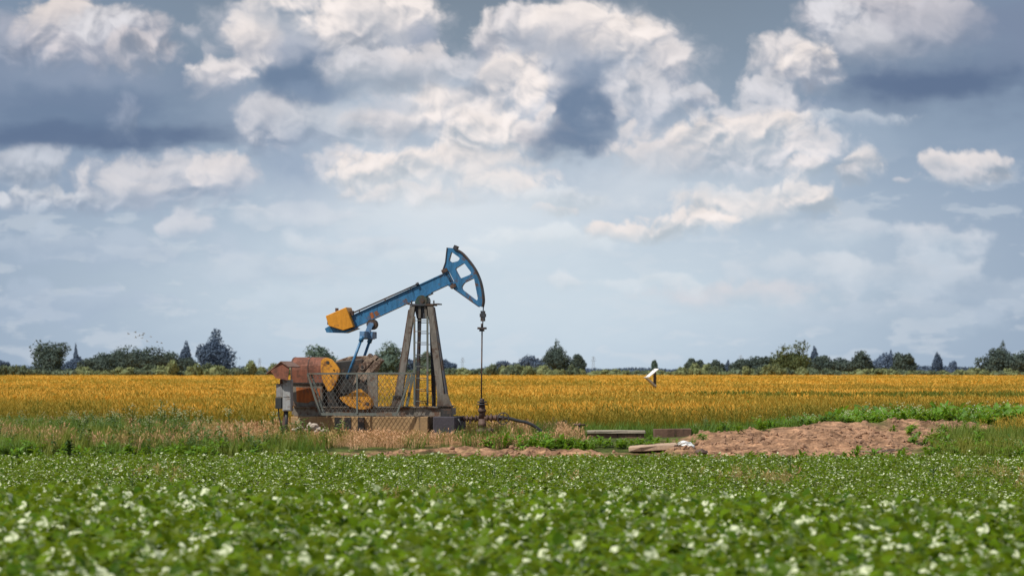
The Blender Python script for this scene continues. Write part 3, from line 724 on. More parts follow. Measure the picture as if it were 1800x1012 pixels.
# skid frame
m = MB()
for ly in (-.62, .62):
    x0 = P(517, 720, ly).x; x1 = P(795, 720, ly).x
    zt = P(0, 714).z; zb = P(0, 731).z
    m.box((x0, ly-.09, zt-.03), (x1, ly+.09, zt)); m.box((x0, ly-.09, zb), (x1, ly+.09, zb+.03)); m.box((x0+.01, ly-.02, zb+.03), (x1-.01, ly+.02, zt-.03))
for k in np.linspace(P(519, 0).x, P(790, 0).x, 7): m.box((k, -.605, zb+.04), (k+.08, .605, zt-.04))
m.build('base_frame', M_grey, pj)
for ly in (-.64, .64):
    m = MB(); c = P(785, 722, ly); m.box((c.x-.14, ly-.12, zb-.012), (c.x+.17, ly+.12, zt-.04)); m.box((c.x-.24, ly-.15, zt+.004), (c.x+.20, ly+.15, zt+.03))
    m.build('end_bracket', M_gdark, pj)
# samson post
def leg(px0, py0, w0, px1, py1, w1, ly0, ly1, mat, th=.16, tn='leg'):
    a = P(px0, py0, ly0); b = P(px1, py1, ly1)
    mb = MB()
    vs = []
    for c, wd, k in ((a, w0/60, 1.), (b, w1/60, 1.)):
        for sx, sy_ in ((-1, -1), (1, -1), (1, 1), (-1, 1)): vs.append((c.x+sx*wd/2, c.y+sy_*th/2, c.z))
    mb.add(vs, [(0, 1, 2, 3), (7, 6, 5, 4), (0, 4, 5, 1), (1, 5, 6, 2), (2, 6, 7, 3), (3, 7, 4, 0)])
    o = mb.build(tn, mat, pj)
    return o
la = leg(726, 538, 9, 700, 714, 11.5, -.22, -.62, M_leg)
lb = leg(757, 538, 9.5, 779, 714, 13.5, -.22, -.62, M_leg)
# flange sheets on the outer sides of the near legs
mb = MB(); a = P(762.5, 540, -.20); b = P(789, 712, -.55); mb.bar(a, b, .05, .2, (0, 1, 0)); mb.build('web', M_bdark, lb)  # dark colour of this sheet carries the shade on the leg's right side
mb = MB(); a = P(719.5, 545, -.2); b = P(693.5, 712, -.55); mb.bar(a, b, .03, .16, (0, 1, 0)); mb.build('web', M_rustd, la)
mb = MB(); c = P(781, 712, -.62); mb.add([(c.x-.17, c.y-.1, c.z+.26), (c.x+.12, c.y-.1, c.z+.36), (c.x+.27, c.y-.1, c.z-.02), (c.x-.19, c.y-.1, c.z-.02), (c.x-.17, c.y-.085, c.z+.26), (c.x+.12, c.y-.085, c.z+.36), (c.x+.27, c.y-.085, c.z-.02), (c.x-.19, c.y-.085, c.z-.02)], [(0, 1, 2, 3), (7, 6, 5, 4), (0, 4, 5, 1), (1, 5, 6, 2), (2, 6, 7, 3), (3, 7, 4, 0)]); mb.build('gusset', M_leg, lb)
mb = MB(); c = P(701, 712, -.62); mb.add([(c.x-.12, c.y-.1, c.z+.3), (c.x+.14, c.y-.1, c.z+.3), (c.x+.14, c.y-.1, c.z-.02), (c.x-.2, c.y-.1, c.z-.02), (c.x-.12, c.y-.085, c.z+.3), (c.x+.14, c.y-.085, c.z+.3), (c.x+.14, c.y-.085, c.z-.02), (c.x-.2, c.y-.085, c.z-.02)], [(0, 1, 2, 3), (7, 6, 5, 4), (0, 4, 5, 1), (1, 5, 6, 2), (2, 6, 7, 3), (3, 7, 4, 0)]); mb.build('gusset', M_leg, la)
leg(738, 545, 5, 732, 714, 6, .20, .58, M_bdark, .1)
leg(757, 545, 5, 762, 714, 6, .20, .58, M_bdark, .1)
m = MB(); a = P(724, 534, 0); b = P(765, 534, 0)
m.box((a.x, -.32, a.z-.06), (b.x, .32, a.z)); 
for px in (721, 768): c = P(px, 533, -.2); m.box((c.x-.06, -.3, c.z-.045), (c.x+.06, .3, c.z-.01))
for px in (724, 731, 756, 763): c = P(px, 530, -.25); m.tube([(c.x, -.25, c.z-.06), (c.x, -.25, c.z+.03)], .022, 6)
m.build('top_plate', M_bdark, pj)
m = MB(); m.prism(poly([(729, 538), (758, 538), (753, 560), (734, 560)], -.1), -.2, .16); m.build('head_box', M_bdark, pj)
m = MB()
for px in (739, 749): a = P(px-1, 539, -.25); b = P(px+(1 if px > 742 else -1), 559, -.25); m.bar(a, b, .07, .03)
m.build_each('stiffener', M_leg, pj)
# saddle bearing
m = MB(); c = P(744, 529, 0); m.disc((c.x, c.z), .165, -.28, .28, 24); m.box((c.x-.165, -.26, c.z-.09), (c.x+.165, .26, c.z-.0)); 
sb = m.build('saddle_bearing', M_green, pj)
m = MB(); m.disc((c.x, c.z), .08, -.31, -.283, 16); m.build('bearing_cap', M_bdark, sb)
# ladders
def ladder(pxa, pxb, ly, y0, y1, ys, mat):
    lad = MB(); lad.bar(P(pxa, y0, ly), P(pxa, y1, ly), .055, .04); o = lad.build('ladder', mat, pj)
    r = MB(); r.bar(P(pxb, y0, ly), P(pxb, y1, ly), .055, .04); r.build('rail', mat, o)
    for yy in ys:
        q = MB(); q.tube([P(pxa+1.6, yy, ly), P(pxb-1.6, yy, ly)], .012, 6); q.build('rung', mat, o)
RY = [563.5, 582.5, 602, 623.5, 644, 664, 684, 704.5]
ladder(729, 752, -.36, 556, 712, RY, M_fence)
ladder(735, 764, .30, 556, 712, [a+3.2 for a in RY], M_bdark)

# walking beam (I section) 
ax0 = P(618, 566.2); ax1 = P(792, 487.5)
d = (ax1-ax0).normalized(); nrm = Vector((-d.z, 0, d.x))
H = .36
m = MB()
m.bar(ax0, ax1, H-.04, .17); 
m.bar(ax0+nrm*(H/2-.01), ax1+nrm*(H/2-.01), .025, .22); m.bar(ax0-nrm*(H/2-.01), ax1-nrm*(H/2-.01), .025, .22)
beam = m.build('walking_beam', M_blue, pj)
m = MB()
for t_ in (.03, .14, .40, .63, .72, .95):
    c = ax0.lerp(ax1, t_); m.bar(c-nrm*(H/2-.025), c+nrm*(H/2-.025), .03, .19)
m.build_each('stiffener', M_blue, beam)
m = MB()
for t_, s_ in ((.20, .09), (.245, .07)):
    c = ax0.lerp(ax1, t_)-nrm*.07; m.bar(c-nrm*s_, c+nrm*s_, .10, .178)
m.build_each('rust_patch_plate', M_rustor, beam)
m = MB(); a = P(619, 550, -.13); b = P(733, 500, -.13); m.tube([a, b], .022, 8); m.tube([b-d*.02, b+d*.06], .05, 8)
for t_ in (.1, .5, .9): c = a.lerp(b, t_); m.bar(c, c-nrm*.07, .03, .03)
m.build('lubricator_pipe', M_bdark, beam)
m = MB(); a = P(718, 514, -.12)
c = ax0.lerp(ax1, .70)-nrm*(H/2+.015); m.bar(c-d*.28, c+d*.28, .05, .34); m.build('saddle_plate', M_blue, beam)
# head bracket (rusty hinge plates at the end of the beam)
m = MB()
for q in ((783, 476), (798, 503)):
    c = P(*q); m.bar(c-d*.09, c+d*.09, .10, .30)
m.bar(P(783, 476), P(798, 503), .07, .2)
m.build_each('head_bracket', M_rustd, beam)

# beam counterweight on the tail
m = MB(); m.prism(poly([(575.5, 555), (612, 539.6), (625, 574.5), (606.5, 580.5), (581, 572.5)], 0), -.36, .36)
cw = m.build('beam_counterweight', M_yel, pj, .012)
m = MB()
for q, r_ in (((592, 544), .05), ((619, 550), .07), ((578, 567), .055)):
    c = P(*q); m.box((c.x-r_*.7, -.16, c.z-r_), (c.x+r_*.7, -.02, c.z+r_))
m.build_each('lifting_lug', M_rustd, cw)
m = MB(); m.prism(poly([(572.5, 577), (580, 572.8), (607, 581), (626, 575.5), (630, 577), (608, 585), (575.5, 584)], 0), -.24, .24); m.build('tail_plate', M_blue, pj)

# horse head
def plate_with_holes(name, outer, holes, y0, y1, mat, parent):
    cu = bpy.data.curves.new(name, 'CURVE'); cu.dimensions = '2D'; cu.fill_mode = 'BOTH'; cu.extrude = (y1-y0)/2
    for pl in [outer]+holes:
        s = cu.splines.new('POLY'); s.points.add(len(pl)-1); s.use_cyclic_u = True
        for i, (a, b) in enumerate(pl): s.points[i].co = (a, b, 0, 1)
    o = bpy.data.objects.new(name, cu); COL.objects.link(o)
    bpy.context.view_layer.update()
    me = bpy.data.meshes.new_from_object(o.evaluated_get(bpy.context.evaluated_depsgraph_get()))
    bpy.data.objects.remove(o); bpy.data.curves.remove(cu)
    me.transform(Matrix.Translation((0, (y0+y1)/2, 0)) @ Matrix.Rotation(math.pi/2, 4, 'X'))
    me.name = name; me.materials.clear()
    for p in me.polygons: p.use_smooth = False
    return mesh_obj(name, me, mat, parent)
Z3 = lambda pts: [(660+a/4.6, 420+b/4.6) for a, b in pts]
def rounded(pl, r=.045):
    out = []; n = len(pl)
    for i in range(n):
        p = Vector(pl[i]); a = Vector(pl[i-1]); b = Vector(pl[(i+1) % n])
        da = (a-p); db = (b-p); ra = min(r, da.length*.4); rb = min(r, db.length*.4)
        p0 = p+da.normalized()*ra; p1 = p+db.normalized()*rb
        for t_ in (0, .33, .66, 1): out.append(tuple(p0*(1-t_)**2+p*2*t_*(1-t_)+p1*t_*t_))
    return out
arc_px = [(640, 78), (700, 112), (760, 178), (810, 250), (848, 335), (868, 420), (876, 500), (868, 550)]
def catmull(pts, n=5):
    out = []
    for i in range(len(pts)-1):
        p0 = Vector(pts[max(i-1, 0)]); p1 = Vector(pts[i]); p2 = Vector(pts[i+1]); p3 = Vector(pts[min(i+2, len(pts)-1)])
        for k in range(n):
            t_ = k/n
            out.append(tuple(.5*((2*p1)+(p2-p0)*t_+(2*p0-5*p1+4*p2-p3)*t_*t_+(3*p1-p0-3*p2+p3)*t_**3)))
    out.append(tuple(pts[-1])); return out
arcs = catmull(arc_px)
outer = [(585, 72)]+arcs+[(840, 545), (640, 402), (598, 385), (545, 268), (572, 190)]
holes = [[(618, 105), (690, 158), (674, 182), (622, 193), (598, 178)], [(722, 196), (782, 277), (768, 292), (690, 323), (648, 243)], [(802, 318), (834, 488), (822, 502), (706, 412), (700, 390), (722, 356)], [(599, 260), (643, 346), (633, 354), (592, 270)]]
hh = plate_with_holes('horse_head', [P2(a, b) for a, b in Z3(outer)], [rounded([P2(a, b) for a, b in Z3(h_)]) for h_ in holes], -.10, .10, M_blue, pj)
m = MB(); ap = [P(a, b) for a, b in Z3(arcs)]
for i in range(len(ap)-1):
    e = (ap[i+1]-ap[i]).normalized(); m.bar(ap[i]-e*.004, ap[i+1]+e*.004, .03, .30)
m.build('arc_plate', M_bdark, hh)
m = MB()
for (a, b) in (((648, 76), 0), ((590, 76), 0)):
    c = P(*Z3([a])[0]); 
    if a[0] == 648: m.box((c.x-.05, -.13, c.z-.03), (c.x+.06, .13, c.z+.075), Matrix.Translation(c) @ Matrix.Rotation(R(25), 4, 'Y') @ Matrix.Translation(-c))
m.build('cable_anchor', M_bdark, hh)
# rim strips along the rear and lower edges of the head
m = MB()
for a, b in (((840, 548), (640, 405)), ((545, 268), (572, 190)), ((572, 190), (585, 72))):
    p_, q_ = [P(*k) for k in Z3([a, b])]; m.bar(p_, q_, .025, .24)
m.build_each('edge_flange', M_bdark, hh)
# bridle cables, clamps, polished rod
m = MB()
for ly in (-.07, .07): m.tube([P(850.5, 528, ly), P(849.6, 545, ly), P(848.5, 578, ly)], .016, 6)
m.build_each('bridle_cable', M_black, hh)
m = MB(); c = P(849, 555); m.box((c.x-.05, -.11, c.z-.16), (c.x+.05, .11, c.z+.14)); m.box((c.x-.075, -.12, c.z-.04), (c.x+.075, .12, c.z+.06)); m.build('cable_clamp', M_bdark, hh)
m = MB(); c = P(847.5, 577); m.box((c.x-.11, -.16, c.z-.03), (c.x+.11, .16, c.z+.03)); m.box((c.x-.06, -.12, c.z-.09), (c.x+.05, .12, c.z+.02)); m.tube([(c.x, 0, c.z+.03), (c.x, 0, c.z+.14)], .035, 8); m.build('carrier_bar', M_bdark, hh)
m = MB(); m.tube([P(847.6, 578), P(846.2, 706)], .021, 8); m.build('polished_rod', M_rustd, pj)

# equalizer and pitmans
eqc = P(654, 570, 0)
m = MB(); m.disc((eqc.x, eqc.z), .155, -.12, .12, 24); eb = m.build('equalizer_bearing', M_bdark, pj)
m = MB(); m.disc((eqc.x, eqc.z), .08, -.16, -.122, 18); m.bar(Vector((eqc.x-.01, -.15, eqc.z+.02)), P(646, 584, -.15), .15, .05); m.build('bearing_strap', M_blue2, eb)
m = MB(); a = P(638, 588, -.5); b = P(655, 588.5, .5); dd = (b-a).normalized()
m.bar(a-dd*.06, b+dd*.06, .16, .2, (0, 0, 1)); m.box((P(645.5, 590).x-.17, -.16, P(0, 596).z), (P(645.5, 590).x+.19, .16, P(0, 583).z))
m.build('equalizer', M_blue2, pj, .01)
for ly, t0, b0 in ((-.52, (637.5, 592), (607, 673)), (.52, (649.5, 594), (622, 672))):
    m = MB(); a = P(*t0, ly); b = P(*b0, ly)
    m.tube([a, b], .042, 10); dv = (b-a).normalized(); m.tube([a-dv*.02, a+dv*.14], .07, 10)
    pt = m.build('pitman', M_blue, pj)
    m = MB(); m.disc((b.x, b.z), .13, ly-.08, ly+.08, 20); m.build('pitman_bearing', M_gdark, pt)

# gear reducer, cranks and counterweights
m = MB(); m.prism(poly([(578, 716), (578, 664), (588, 636), (640, 630), (660, 650), (660, 716)], 0), -.34, .34)
gr = m.build('gear_reducer', M_gdark, pj, .03)
m = MB(); c = P(609, 684, -.36); m.disc((c.x, c.z), .62, -.385, -.345, 40); m.disc((c.x, c.z), .18, -.56, -.386, 20)
m.build('gear_cover', M_gdark, gr)
m = MB(); m.prism(poly([(590, 634), (615, 626), (648, 625), (664, 640), (660, 652), (640, 650), (600, 655)], -.2), -.30, .28); m.build('top_cover', M_brown, gr, .02)
m = MB(); m.prism(poly([(646, 656), (664, 655), (665, 716), (648, 716)], -.42), -.46, -.40); m.build('side_panel', M_grey, pj)
# far crank arms rising behind
m = MB()
for (a, b, w_) in (((617, 673), (653, 628), .20), ((636, 668), (664, 636), .17)): m.bar(P(*a, -.40), P(*b, -.40), w_, .06)
for q in ((668, 634), (659, 628), (650, 626)): c = P(*q, -.37); m.box((c.x-.06, -.42, c.z-.09), (c.x+.06, -.1, c.z+.06), Matrix.Translation(c) @ Matrix.Rotation(R(40), 4, 'Y') @ Matrix.Translation(-c))
ca = m.build('brake_arm', M_brown, pj)
m = MB(); c = P(637, 644, -.45); m.disc((c.x, c.z), .10, -.47, -.435, 18); ba = m.build('boss', M_grey, ca)
m = MB(); m.disc((c.x, c.z), .04, -.49, -.472, 12); m.build('bolt', M_gdark, ba)
m = MB(); m.bar(P(583, 650, -.60), P(646, 708, -.60), .22, .09); c = P(607, 680, -.6); m.disc((c.x, c.z), .2, -.67, -.55, 24); m.disc((c.x, c.z), .09, -.72, -.66, 16)
cr = m.build('crank', M_gdark, pj)
Z2 = lambda pts: [(470+a/4.218, 540+b/4.218) for a, b in pts]
w1 = Z2([(403, 388), (440, 373), (482, 384), (515, 420), (547, 466), (530, 525), (505, 580), (482, 615), (458, 626), (440, 595), (416, 542), (403, 470)])
w2 = Z2([(540, 668), (600, 648), (690, 600), (740, 640), (785, 682), (796, 715), (772, 750), (700, 756), (622, 736), (575, 706)])
for pl, hole, bolts in ((w1, (577, 637), [(588, 650), (583, 660)]), (w2, (647, 709), [(633, 704), (620, 698)])):
    m = MB(); m.prism(rounded(poly(pl, -.70), .05), -.78, -.652); o = m.build('crank_counterweight', M_yel2, pj, .006)
    m = MB(); c = P(*hole, -.8); m.disc((c.x, c.z), .05, -.79, -.778, 14); m.build('pin_hole', M_gdark, o)
    for bq in bolts: m = MB(); c = P(*bq, -.8); m.disc((c.x, c.z), .022, -.80, -.778, 8); m.build('bolt', M_gdark, o)
m = MB()
for ly, px in ((.60, 622),):
    m.bar(P(598, 655, ly), P(658, 706, ly), .22, .09)
m.build('crank', M_gdark, pj)
m = MB(); m.prism(poly([(588, 645), (604, 634), (622, 652), (610, 690)], .7), .66, .8); m.build('crank_counterweight', M_yel2, pj)

# belt guard: half-round cover over the motor
m = MB(); a = P(515, 650, 0); b = P(574, 650, 0); rr = .36
prof = []
zc = P(0, 650).z
for k in range(13):
    t_ = math.pi*k/12; prof.append((-.50*math.cos(t_), zc+.375*math.sin(t_)**.8 if math.sin(t_) > 0 else zc))
prof = [(-.5, P(0, 672).z)]+prof+[(.5, P(0, 672).z)]
vs = [(a.x, p_, q_) for p_, q_ in prof]+[(b.x, p_, q_) for p_, q_ in prof]; n = len(prof)
m.add(vs, [tuple(range(n)), tuple(range(2*n-1, n-1, -1))]+[(i, i+n, (i+1) % n+n, (i+1) % n) for i in range(n)])
bg_ = m.build('belt_guard', M_rustr, pj)
m = MB()
for px in (516, 545): c = P(px, 0); m.add([(c.x, p_*1.015, zc+(q_-zc)*1.02) for p_, q_ in prof]+[(c.x+.03, p_*1.015, zc+(q_-zc)*1.02) for p_, q_ in prof], [(i, i+n, i+1+n, i+1) for i in range(n-1)])
m.build_each('seam', M_rustd, bg_)
m = MB(); m.box((P(516, 0).x, -.48, P(0, 714).z), (P(572, 0).x, .48, P(0, 674).z)); mo = m.build('motor_housing', M_grey, pj, .01)
m = MB(); m.prism(poly([(520, 680), (562, 682), (563, 706), (548, 704), (540, 708), (521, 706)], -.48), -.487, -.482); m.build('rusty_panel', M_rustor, mo)
m = MB(); m.box((P(514, 0).x, -.52, P(0, 674.5).z), (P(575, 0).x, .52, P(0, 672).z)); m.build('mounting_plate', M_gdark, pj)

# ------------------------------------------------------------------ concrete plinth and tarred block under the machine
pl_ = empty('concrete_plinth', ORG, YAW); tag(pl_, 'tan oil-stained concrete plinth under the pump jack', 'plinth')
zt = P(0, 731.4).z
m = MB(); m.box((P(520, 0).x, -.80, -.5), (P(762, 0).x, .80, zt)); m.build('foundation', M_conc, pl_, .02)
m = MB()
for px in (595, 612, 636): c = P(px, 0, -.83); m.box((c.x-.1, -.822, -.1), (c.x+.1, -.802, zt-.02))
c = P(638, 742, -.85); m.box((c.x-.07, -.95, -.05), (c.x+.07, -.83, zt-.03)); m.box((c.x-.22, -.97, .17), (c.x+.22, -.83, .25))
m.build_each('anchor_strap', M_gdark, pl_)
bk = empty('concrete_block', ORG, YAW); tag(bk, 'dark tarred concrete block at the well end of the tan plinth', 'concrete block')
m = MB(); m.box((P(762, 0, -.9).x+.02, -.98, -.5), (P(802, 0, -.9).x, .7, P(0, 731).z)); m.build('block_body', M_concd, bk, .03)
m = MB(); a = P(806, 735, -.7); m.tube([a, P(810, 742, -.7), P(813, 768, -.7)], .03, 8); m.build('drain_pipe', M_black, bk)

# ------------------------------------------------------------------ guard fence in front of the cranks
gf = empty('guard_fence', ORG, YAW); tag(gf, 'grey diamond-mesh guard fence in front of the cranks of the pump jack', 'fence')
LY = -1.12
m = MB()
tl, tr_, br_, bl = P(543, 656.5, LY), P(727, 655.5, LY), P(699, 727, LY), P(565, 727, LY)
for a, b, w_ in ((tl, tr_, .05), (tl, bl, .06), (bl, br_, .075), (tr_, br_, .05)): m.bar(a, b, w_, .045)
m.bar(P(549, 657, LY+.06), P(571, 726, LY+.06), .05, .04)
m.bar(P(630, 658, LY-.03), P(630, 726, LY-.03), .05, .03)
m.build('frame', M_fence, gf)
def diamond(parent, left, right, y0, y1, ly, mat, lw=.010, dx=7.6, dy=11.5):
    mb = MB()
    # diagonal wires clipped to the slanted panel
    def edge(f, y): return f[0]+(f[1]-f[0])*(y-y0)/(y1-y0)
    k = (dy)/(dx)
    for s_ in (1, -1):
        for c0 in np.arange(left[0]-120, right[0]+120, dx):
            seg = []
            for yy in np.linspace(y0, y1, 36):
                xx = c0+s_*(yy-y0)/k
                if edge(left, yy) <= xx <= edge(right, yy): seg.append((xx, yy))
            if len(seg) > 1: mb.bar(P(*seg[0], ly+.004*s_), P(*seg[-1], ly+.004*s_), lw, .006)
    return mb.build('mesh_panel', mat, parent)
diamond(gf, (544, 566), (726, 698), 658, 726, LY, M_mesh)
m = MB()
for a, b in (((720, 656), (708, 714)), ((727, 660), (716, 714))): m.bar(P(*a, -.75), P(*b, -.75), .075, .05)
m.bar(P(727, 656, LY), P(729, 657, -.6), .045, .04)
m.build_each('side_post', M_fence, gf)

# ------------------------------------------------------------------ control cabinet
ccx = (506-900)/60
cc = empty('control_cabinet', (ccx, 99.2, 0), R(-18)); tag(cc, 'small electric cabinet under a red rusty roof on a post left of the machine', 'electric cabinet')
s6 = 60.5
def Q(px, py, ly=0.): return Vector(((px-506)/s6, ly, CAMZ+(650-py)/s6))
m = MB(); m.bar(Q(505, 764, .0), Q(505, 660, .0), .09, .09); m.bar(Q(497, 766), Q(505, 730), .09, .08); m.build('post', M_rustd, cc)
m = MB(); m.bar(Q(486, 681, .5), Q(486, 655, .5), .07, .07); m.build('post', M_green, cc)
M_cab = paint('grey cabinet', (.28, .29, .30), .30, (.14, .1, .08), .5, .25)
m = MB(); m.box((Q(504, 0).x, -.2, Q(0, 722).z), (Q(520, 0).x, -.02, Q(0, 667).z)); bx = m.build('cabinet_box', M_cab, cc, .012)
m = MB(); m.box((Q(505.5, 0).x, -.212, Q(0, 697).z), (Q(518.5, 0).x, -.202, Q(0, 670).z)); m.box((Q(505.5, 0).x, -.212, Q(0, 720).z), (Q(518.5, 0).x, -.202, Q(0, 699.5).z)); m.build_each('cabinet_door', M_cab, bx)
m = MB(); m.box((Q(491, 0).x, -.16, Q(0, 698).z), (Q(503, 0).x, .02, Q(0, 674).z)); m.build('switch_box', paint('dull grey box', (.22, .22, .23), .3, (.1, .07, .06), .6), cc, .01)
m = MB(); m.box((Q(490, 0).x, -.19, Q(0, 718).z), (Q(502, 0).x, .01, Q(0, 698.4).z)); m.build('meter_box', M_black, cc, .01)
m = MB(); m.tube([Q(494, 718, -.08), Q(494, 730, -.08), Q(497, 742, -.06), Q(498, 764, -.04)], .02, 7); m.tube([Q(509, 722, -.08), Q(508, 745, -.06), Q(506, 762, -.03)], .05, 8); m.build_each('cable', M_black, cc)
m = MB(); m.tube([Q(500, 674, -.1), Q(500, 667, -.1)], .05, 10); m.build('insulator', M_rustr, cc)
# gable roof sheets
A0, A1 = Q(508, 634.5, -.50), Q(504, 634.5, .55)
m = MB()
Lf, Lb = Q(478, 656, -.42), Q(474, 656, .6); Rf, Rb = Q(523, 644, -.5), Q(520, 644, .55)
dn = Vector((0, 0, -.025))
for q in ((A0, A1, Lb, Lf), (A0, A1, Rb, Rf)):
    v = list(q)+[p_+dn for p_ in q]; m.add(v, [(0, 1, 2, 3), (7, 6, 5, 4), (0, 4, 5, 1), (1, 5, 6, 2), (2, 6, 7, 3), (3, 7, 4, 0)])
rf = m.build('roof', paint('roof sheet', (.22, .13, .10), .4, (.12, .07, .05), .7), cc)
m = MB(); pg = [(A0.x, A0.z-.03), (Rf.x, Rf.z-.03), (Q(520, 0).x, Q(0, 668).z), (Q(497, 0).x, Q(0, 664).z), (Q(488, 0).x, Q(0, 652).z)]
m.prism(pg, -.45, -.43); m.build('gable_panel', M_rustr, rf)

# ------------------------------------------------------------------ wellhead
wx = (847-900)/60
wl = empty('wellhead', (wx+.01, 99.65, 0)); tag(wl, 'rusty wellhead with side valves under the horse head of the pump jack', 'wellhead')
def Wp(px, py, ly=0.): return Vector(((px-847)/60.2, ly, CAMZ+(650-py)/60.2))
def lathe(segs, name, mat, parent, n=16):
    for (y0, y1, r) in segs: mb = MB(); mb.tube([Wp(847, y1), Wp(847, y0)], r/60, n); mb.build(name, mat, parent)
lathe([(712, 736, 5.5), (736, 772, 6.2)], 'casing', M_rustd, wl)
lathe([(700, 706, 4), (706, 712, 4.6)], 'stuffing_box', M_bdark, wl)
lathe([(705, 707.5, 8.5), (709.5, 711.5, 9.5)], 'bolted_flange', M_bdark, wl, 14)
lathe([(719, 724, 7.2), (741, 750, 7)], 'flange', M_rustd, wl)
lathe([(754, 761, 10.5)], 'flange', M_rustd, wl)
m = MB(); a = Wp(810, 735.2, .05); b = Wp(842, 735.2, .05); m.tube([a, b], .055, 10)
for px, r in ((815, .085), (821, .095), (829, .085), (836, .1), (840, .08)): m.tube([Wp(px-1.5, 735.2, .05), Wp(px+1.5, 735.2, .05)], r, 12)
m.box((Wp(826, 0).x-.03, -.02, Wp(0, 744).z), (Wp(826, 0).x+.03, .1, Wp(0, 738).z)); m.build('side_outlet', M_rustd, wl)
m = MB(); m.tube([Wp(850, 734), Wp(885, 734)], .075, 10)
for px, r in ((856, .1), (863, .11), (871, .09), (876, .1)): m.tube([Wp(px-1.6, 734), Wp(px+1.6, 734)], r, 12)
vv = m.build('side_valve', M_rustd, wl)
hc = Wp(884, 735, -.16); m = MB()
ring = [hc+Vector((.165*math.cos(t_), 0, .165*math.sin(t_))) for t_ in np.linspace(0, 2*math.pi, 29)]
m.tube(ring, .017, 6, False)
for k in range(5): t_ = k*2*math.pi/5+.3; m.tube([hc, hc+Vector((.16*math.cos(t_), 0, .16*math.sin(t_)))], .013, 5)
m.tube([hc+Vector((0, -.02, 0)), hc+Vector((0, .16, 0))], .03, 8); m.build('handwheel', M_bdark, vv)
m = MB(); m.tube([Wp(852, 756), Wp(868, 757)], .07, 10); m.tube([Wp(860, 757), Wp(863, 757)], .11, 12); m.build('lower_outlet', M_rustd, wl)
hs = MB(); hp = [Vector((*p_, 0)) for p_ in [(876, 733), (895, 735), (910, 739), (925, 742), (938, 748), (950, 757), (956, 766)]]
hq = catmull([(p_.x, p_.y) for p_ in hp], 4)
hs.tube([Wp(a, b, -.12) for a, b in hq], .05, 10); hs.build('flow_line', M_black, wl)

# ------------------------------------------------------------------ slabs, valve, bag, rubble
def G(px, Y): return (px-900)*Y/F
def ZZ(py, Y): return CAMZ+(650-py)*Y/F
def rough_block(name, poly2, z0, z1, mat, seed, jit=.03, parent=None, loc=(0, 0, 0)):
    random.seed(seed); n = len(poly2); mb = MB()
    top = [(a+random.uniform(-jit, jit), b+random.uniform(-jit, jit), z1+random.uniform(-jit, jit)*.4) for a, b in poly2]
    bot = [(a*1.0, b, z0) for a, b in poly2]
    mb.add(bot+top, [tuple(range(n))[::-1], tuple(range(n, 2*n))]+[(i, (i+1) % n, (i+1) % n+n, i+n) for i in range(n)])
    o = mb.build(name, mat, parent, .012); o.location = loc
    return o
sx0, sx1 = G(1030, 99.3), G(1135, 99.3)
cs = empty('concrete_slab', ((sx0+sx1)/2, 99.3, 0), R(-2)); tag(cs, 'long low pale-topped concrete slab on dark footing right of the wellhead', 'concrete slab')
hw = (sx1-sx0)/2
rough_block('slab_top', [(-hw, -.5), (-hw*.3, -.52), (hw*.4, -.49), (hw, -.5), (hw, .5), (0, .52), (-hw, .5)], .13, .215, M_slab, 4, .02, cs)
m = MB(); m.box((-hw+.05, -.44, -.4), (hw-.04, .44, .13)); m.build('footing', M_brick, cs, .01)
bx0, bx1 = G(1150, 100), G(1214, 100)
wb_ = MB(); n = 8
rough_block('masonry_wall', [(0, -.3), (.35, -.32), (.7, -.29), (bx1-bx0, -.3), (bx1-bx0, .3), (0, .3)], -.3, ZZ(753, 100), M_brick, 9, .04, None, (bx0, 100, 0))
tag(bpy.data.objects['masonry_wall'], 'low brown broken masonry stub just right of the pale concrete slab', 'wall')
vx = G(1019, 100.2)
cv = empty('buried_valve', (vx, 100.2, 0)); tag(cv, 'rusty T-shaped valve spindle sticking out of the weeds beside the concrete slab', 'valve')
m = MB(); m.tube([(0, 0, -.1), (0, 0, .42)], .03, 8); m.build('spindle', M_rustd, cv)
m = MB(); m.tube([(-.16, 0, .37), (.17, 0, .36)], .026, 8); m.tube([(0, 0, .33), (0, 0, .40)], .05, 8); m.build('handle', M_rustd, cv)
fx0, fx1 = G(1107, 94.3), G(1192, 94.3); hz = float(height((fx0+fx1)/2, 94.3))
M_pink = concrete('pinkish slab', (.44, .31, .22), (.12, .07, .05), .25)
o = rough_block('broken_slab', [(-.7, -.35), (-.35, -.45), (.1, -.4), (.55, -.5), (.72, -.1), (.6, .4), (.1, .5), (-.4, .42), (-.6, .1)], .0, .13, M_pink, 12, .04, None, ((fx0+fx1)/2, 94.6, hz+.10)); o.rotation_euler = (R(3), R(-3), 0)
tag(o, 'flat pinkish broken concrete slab lying at the foot of the dirt mound', 'slab')
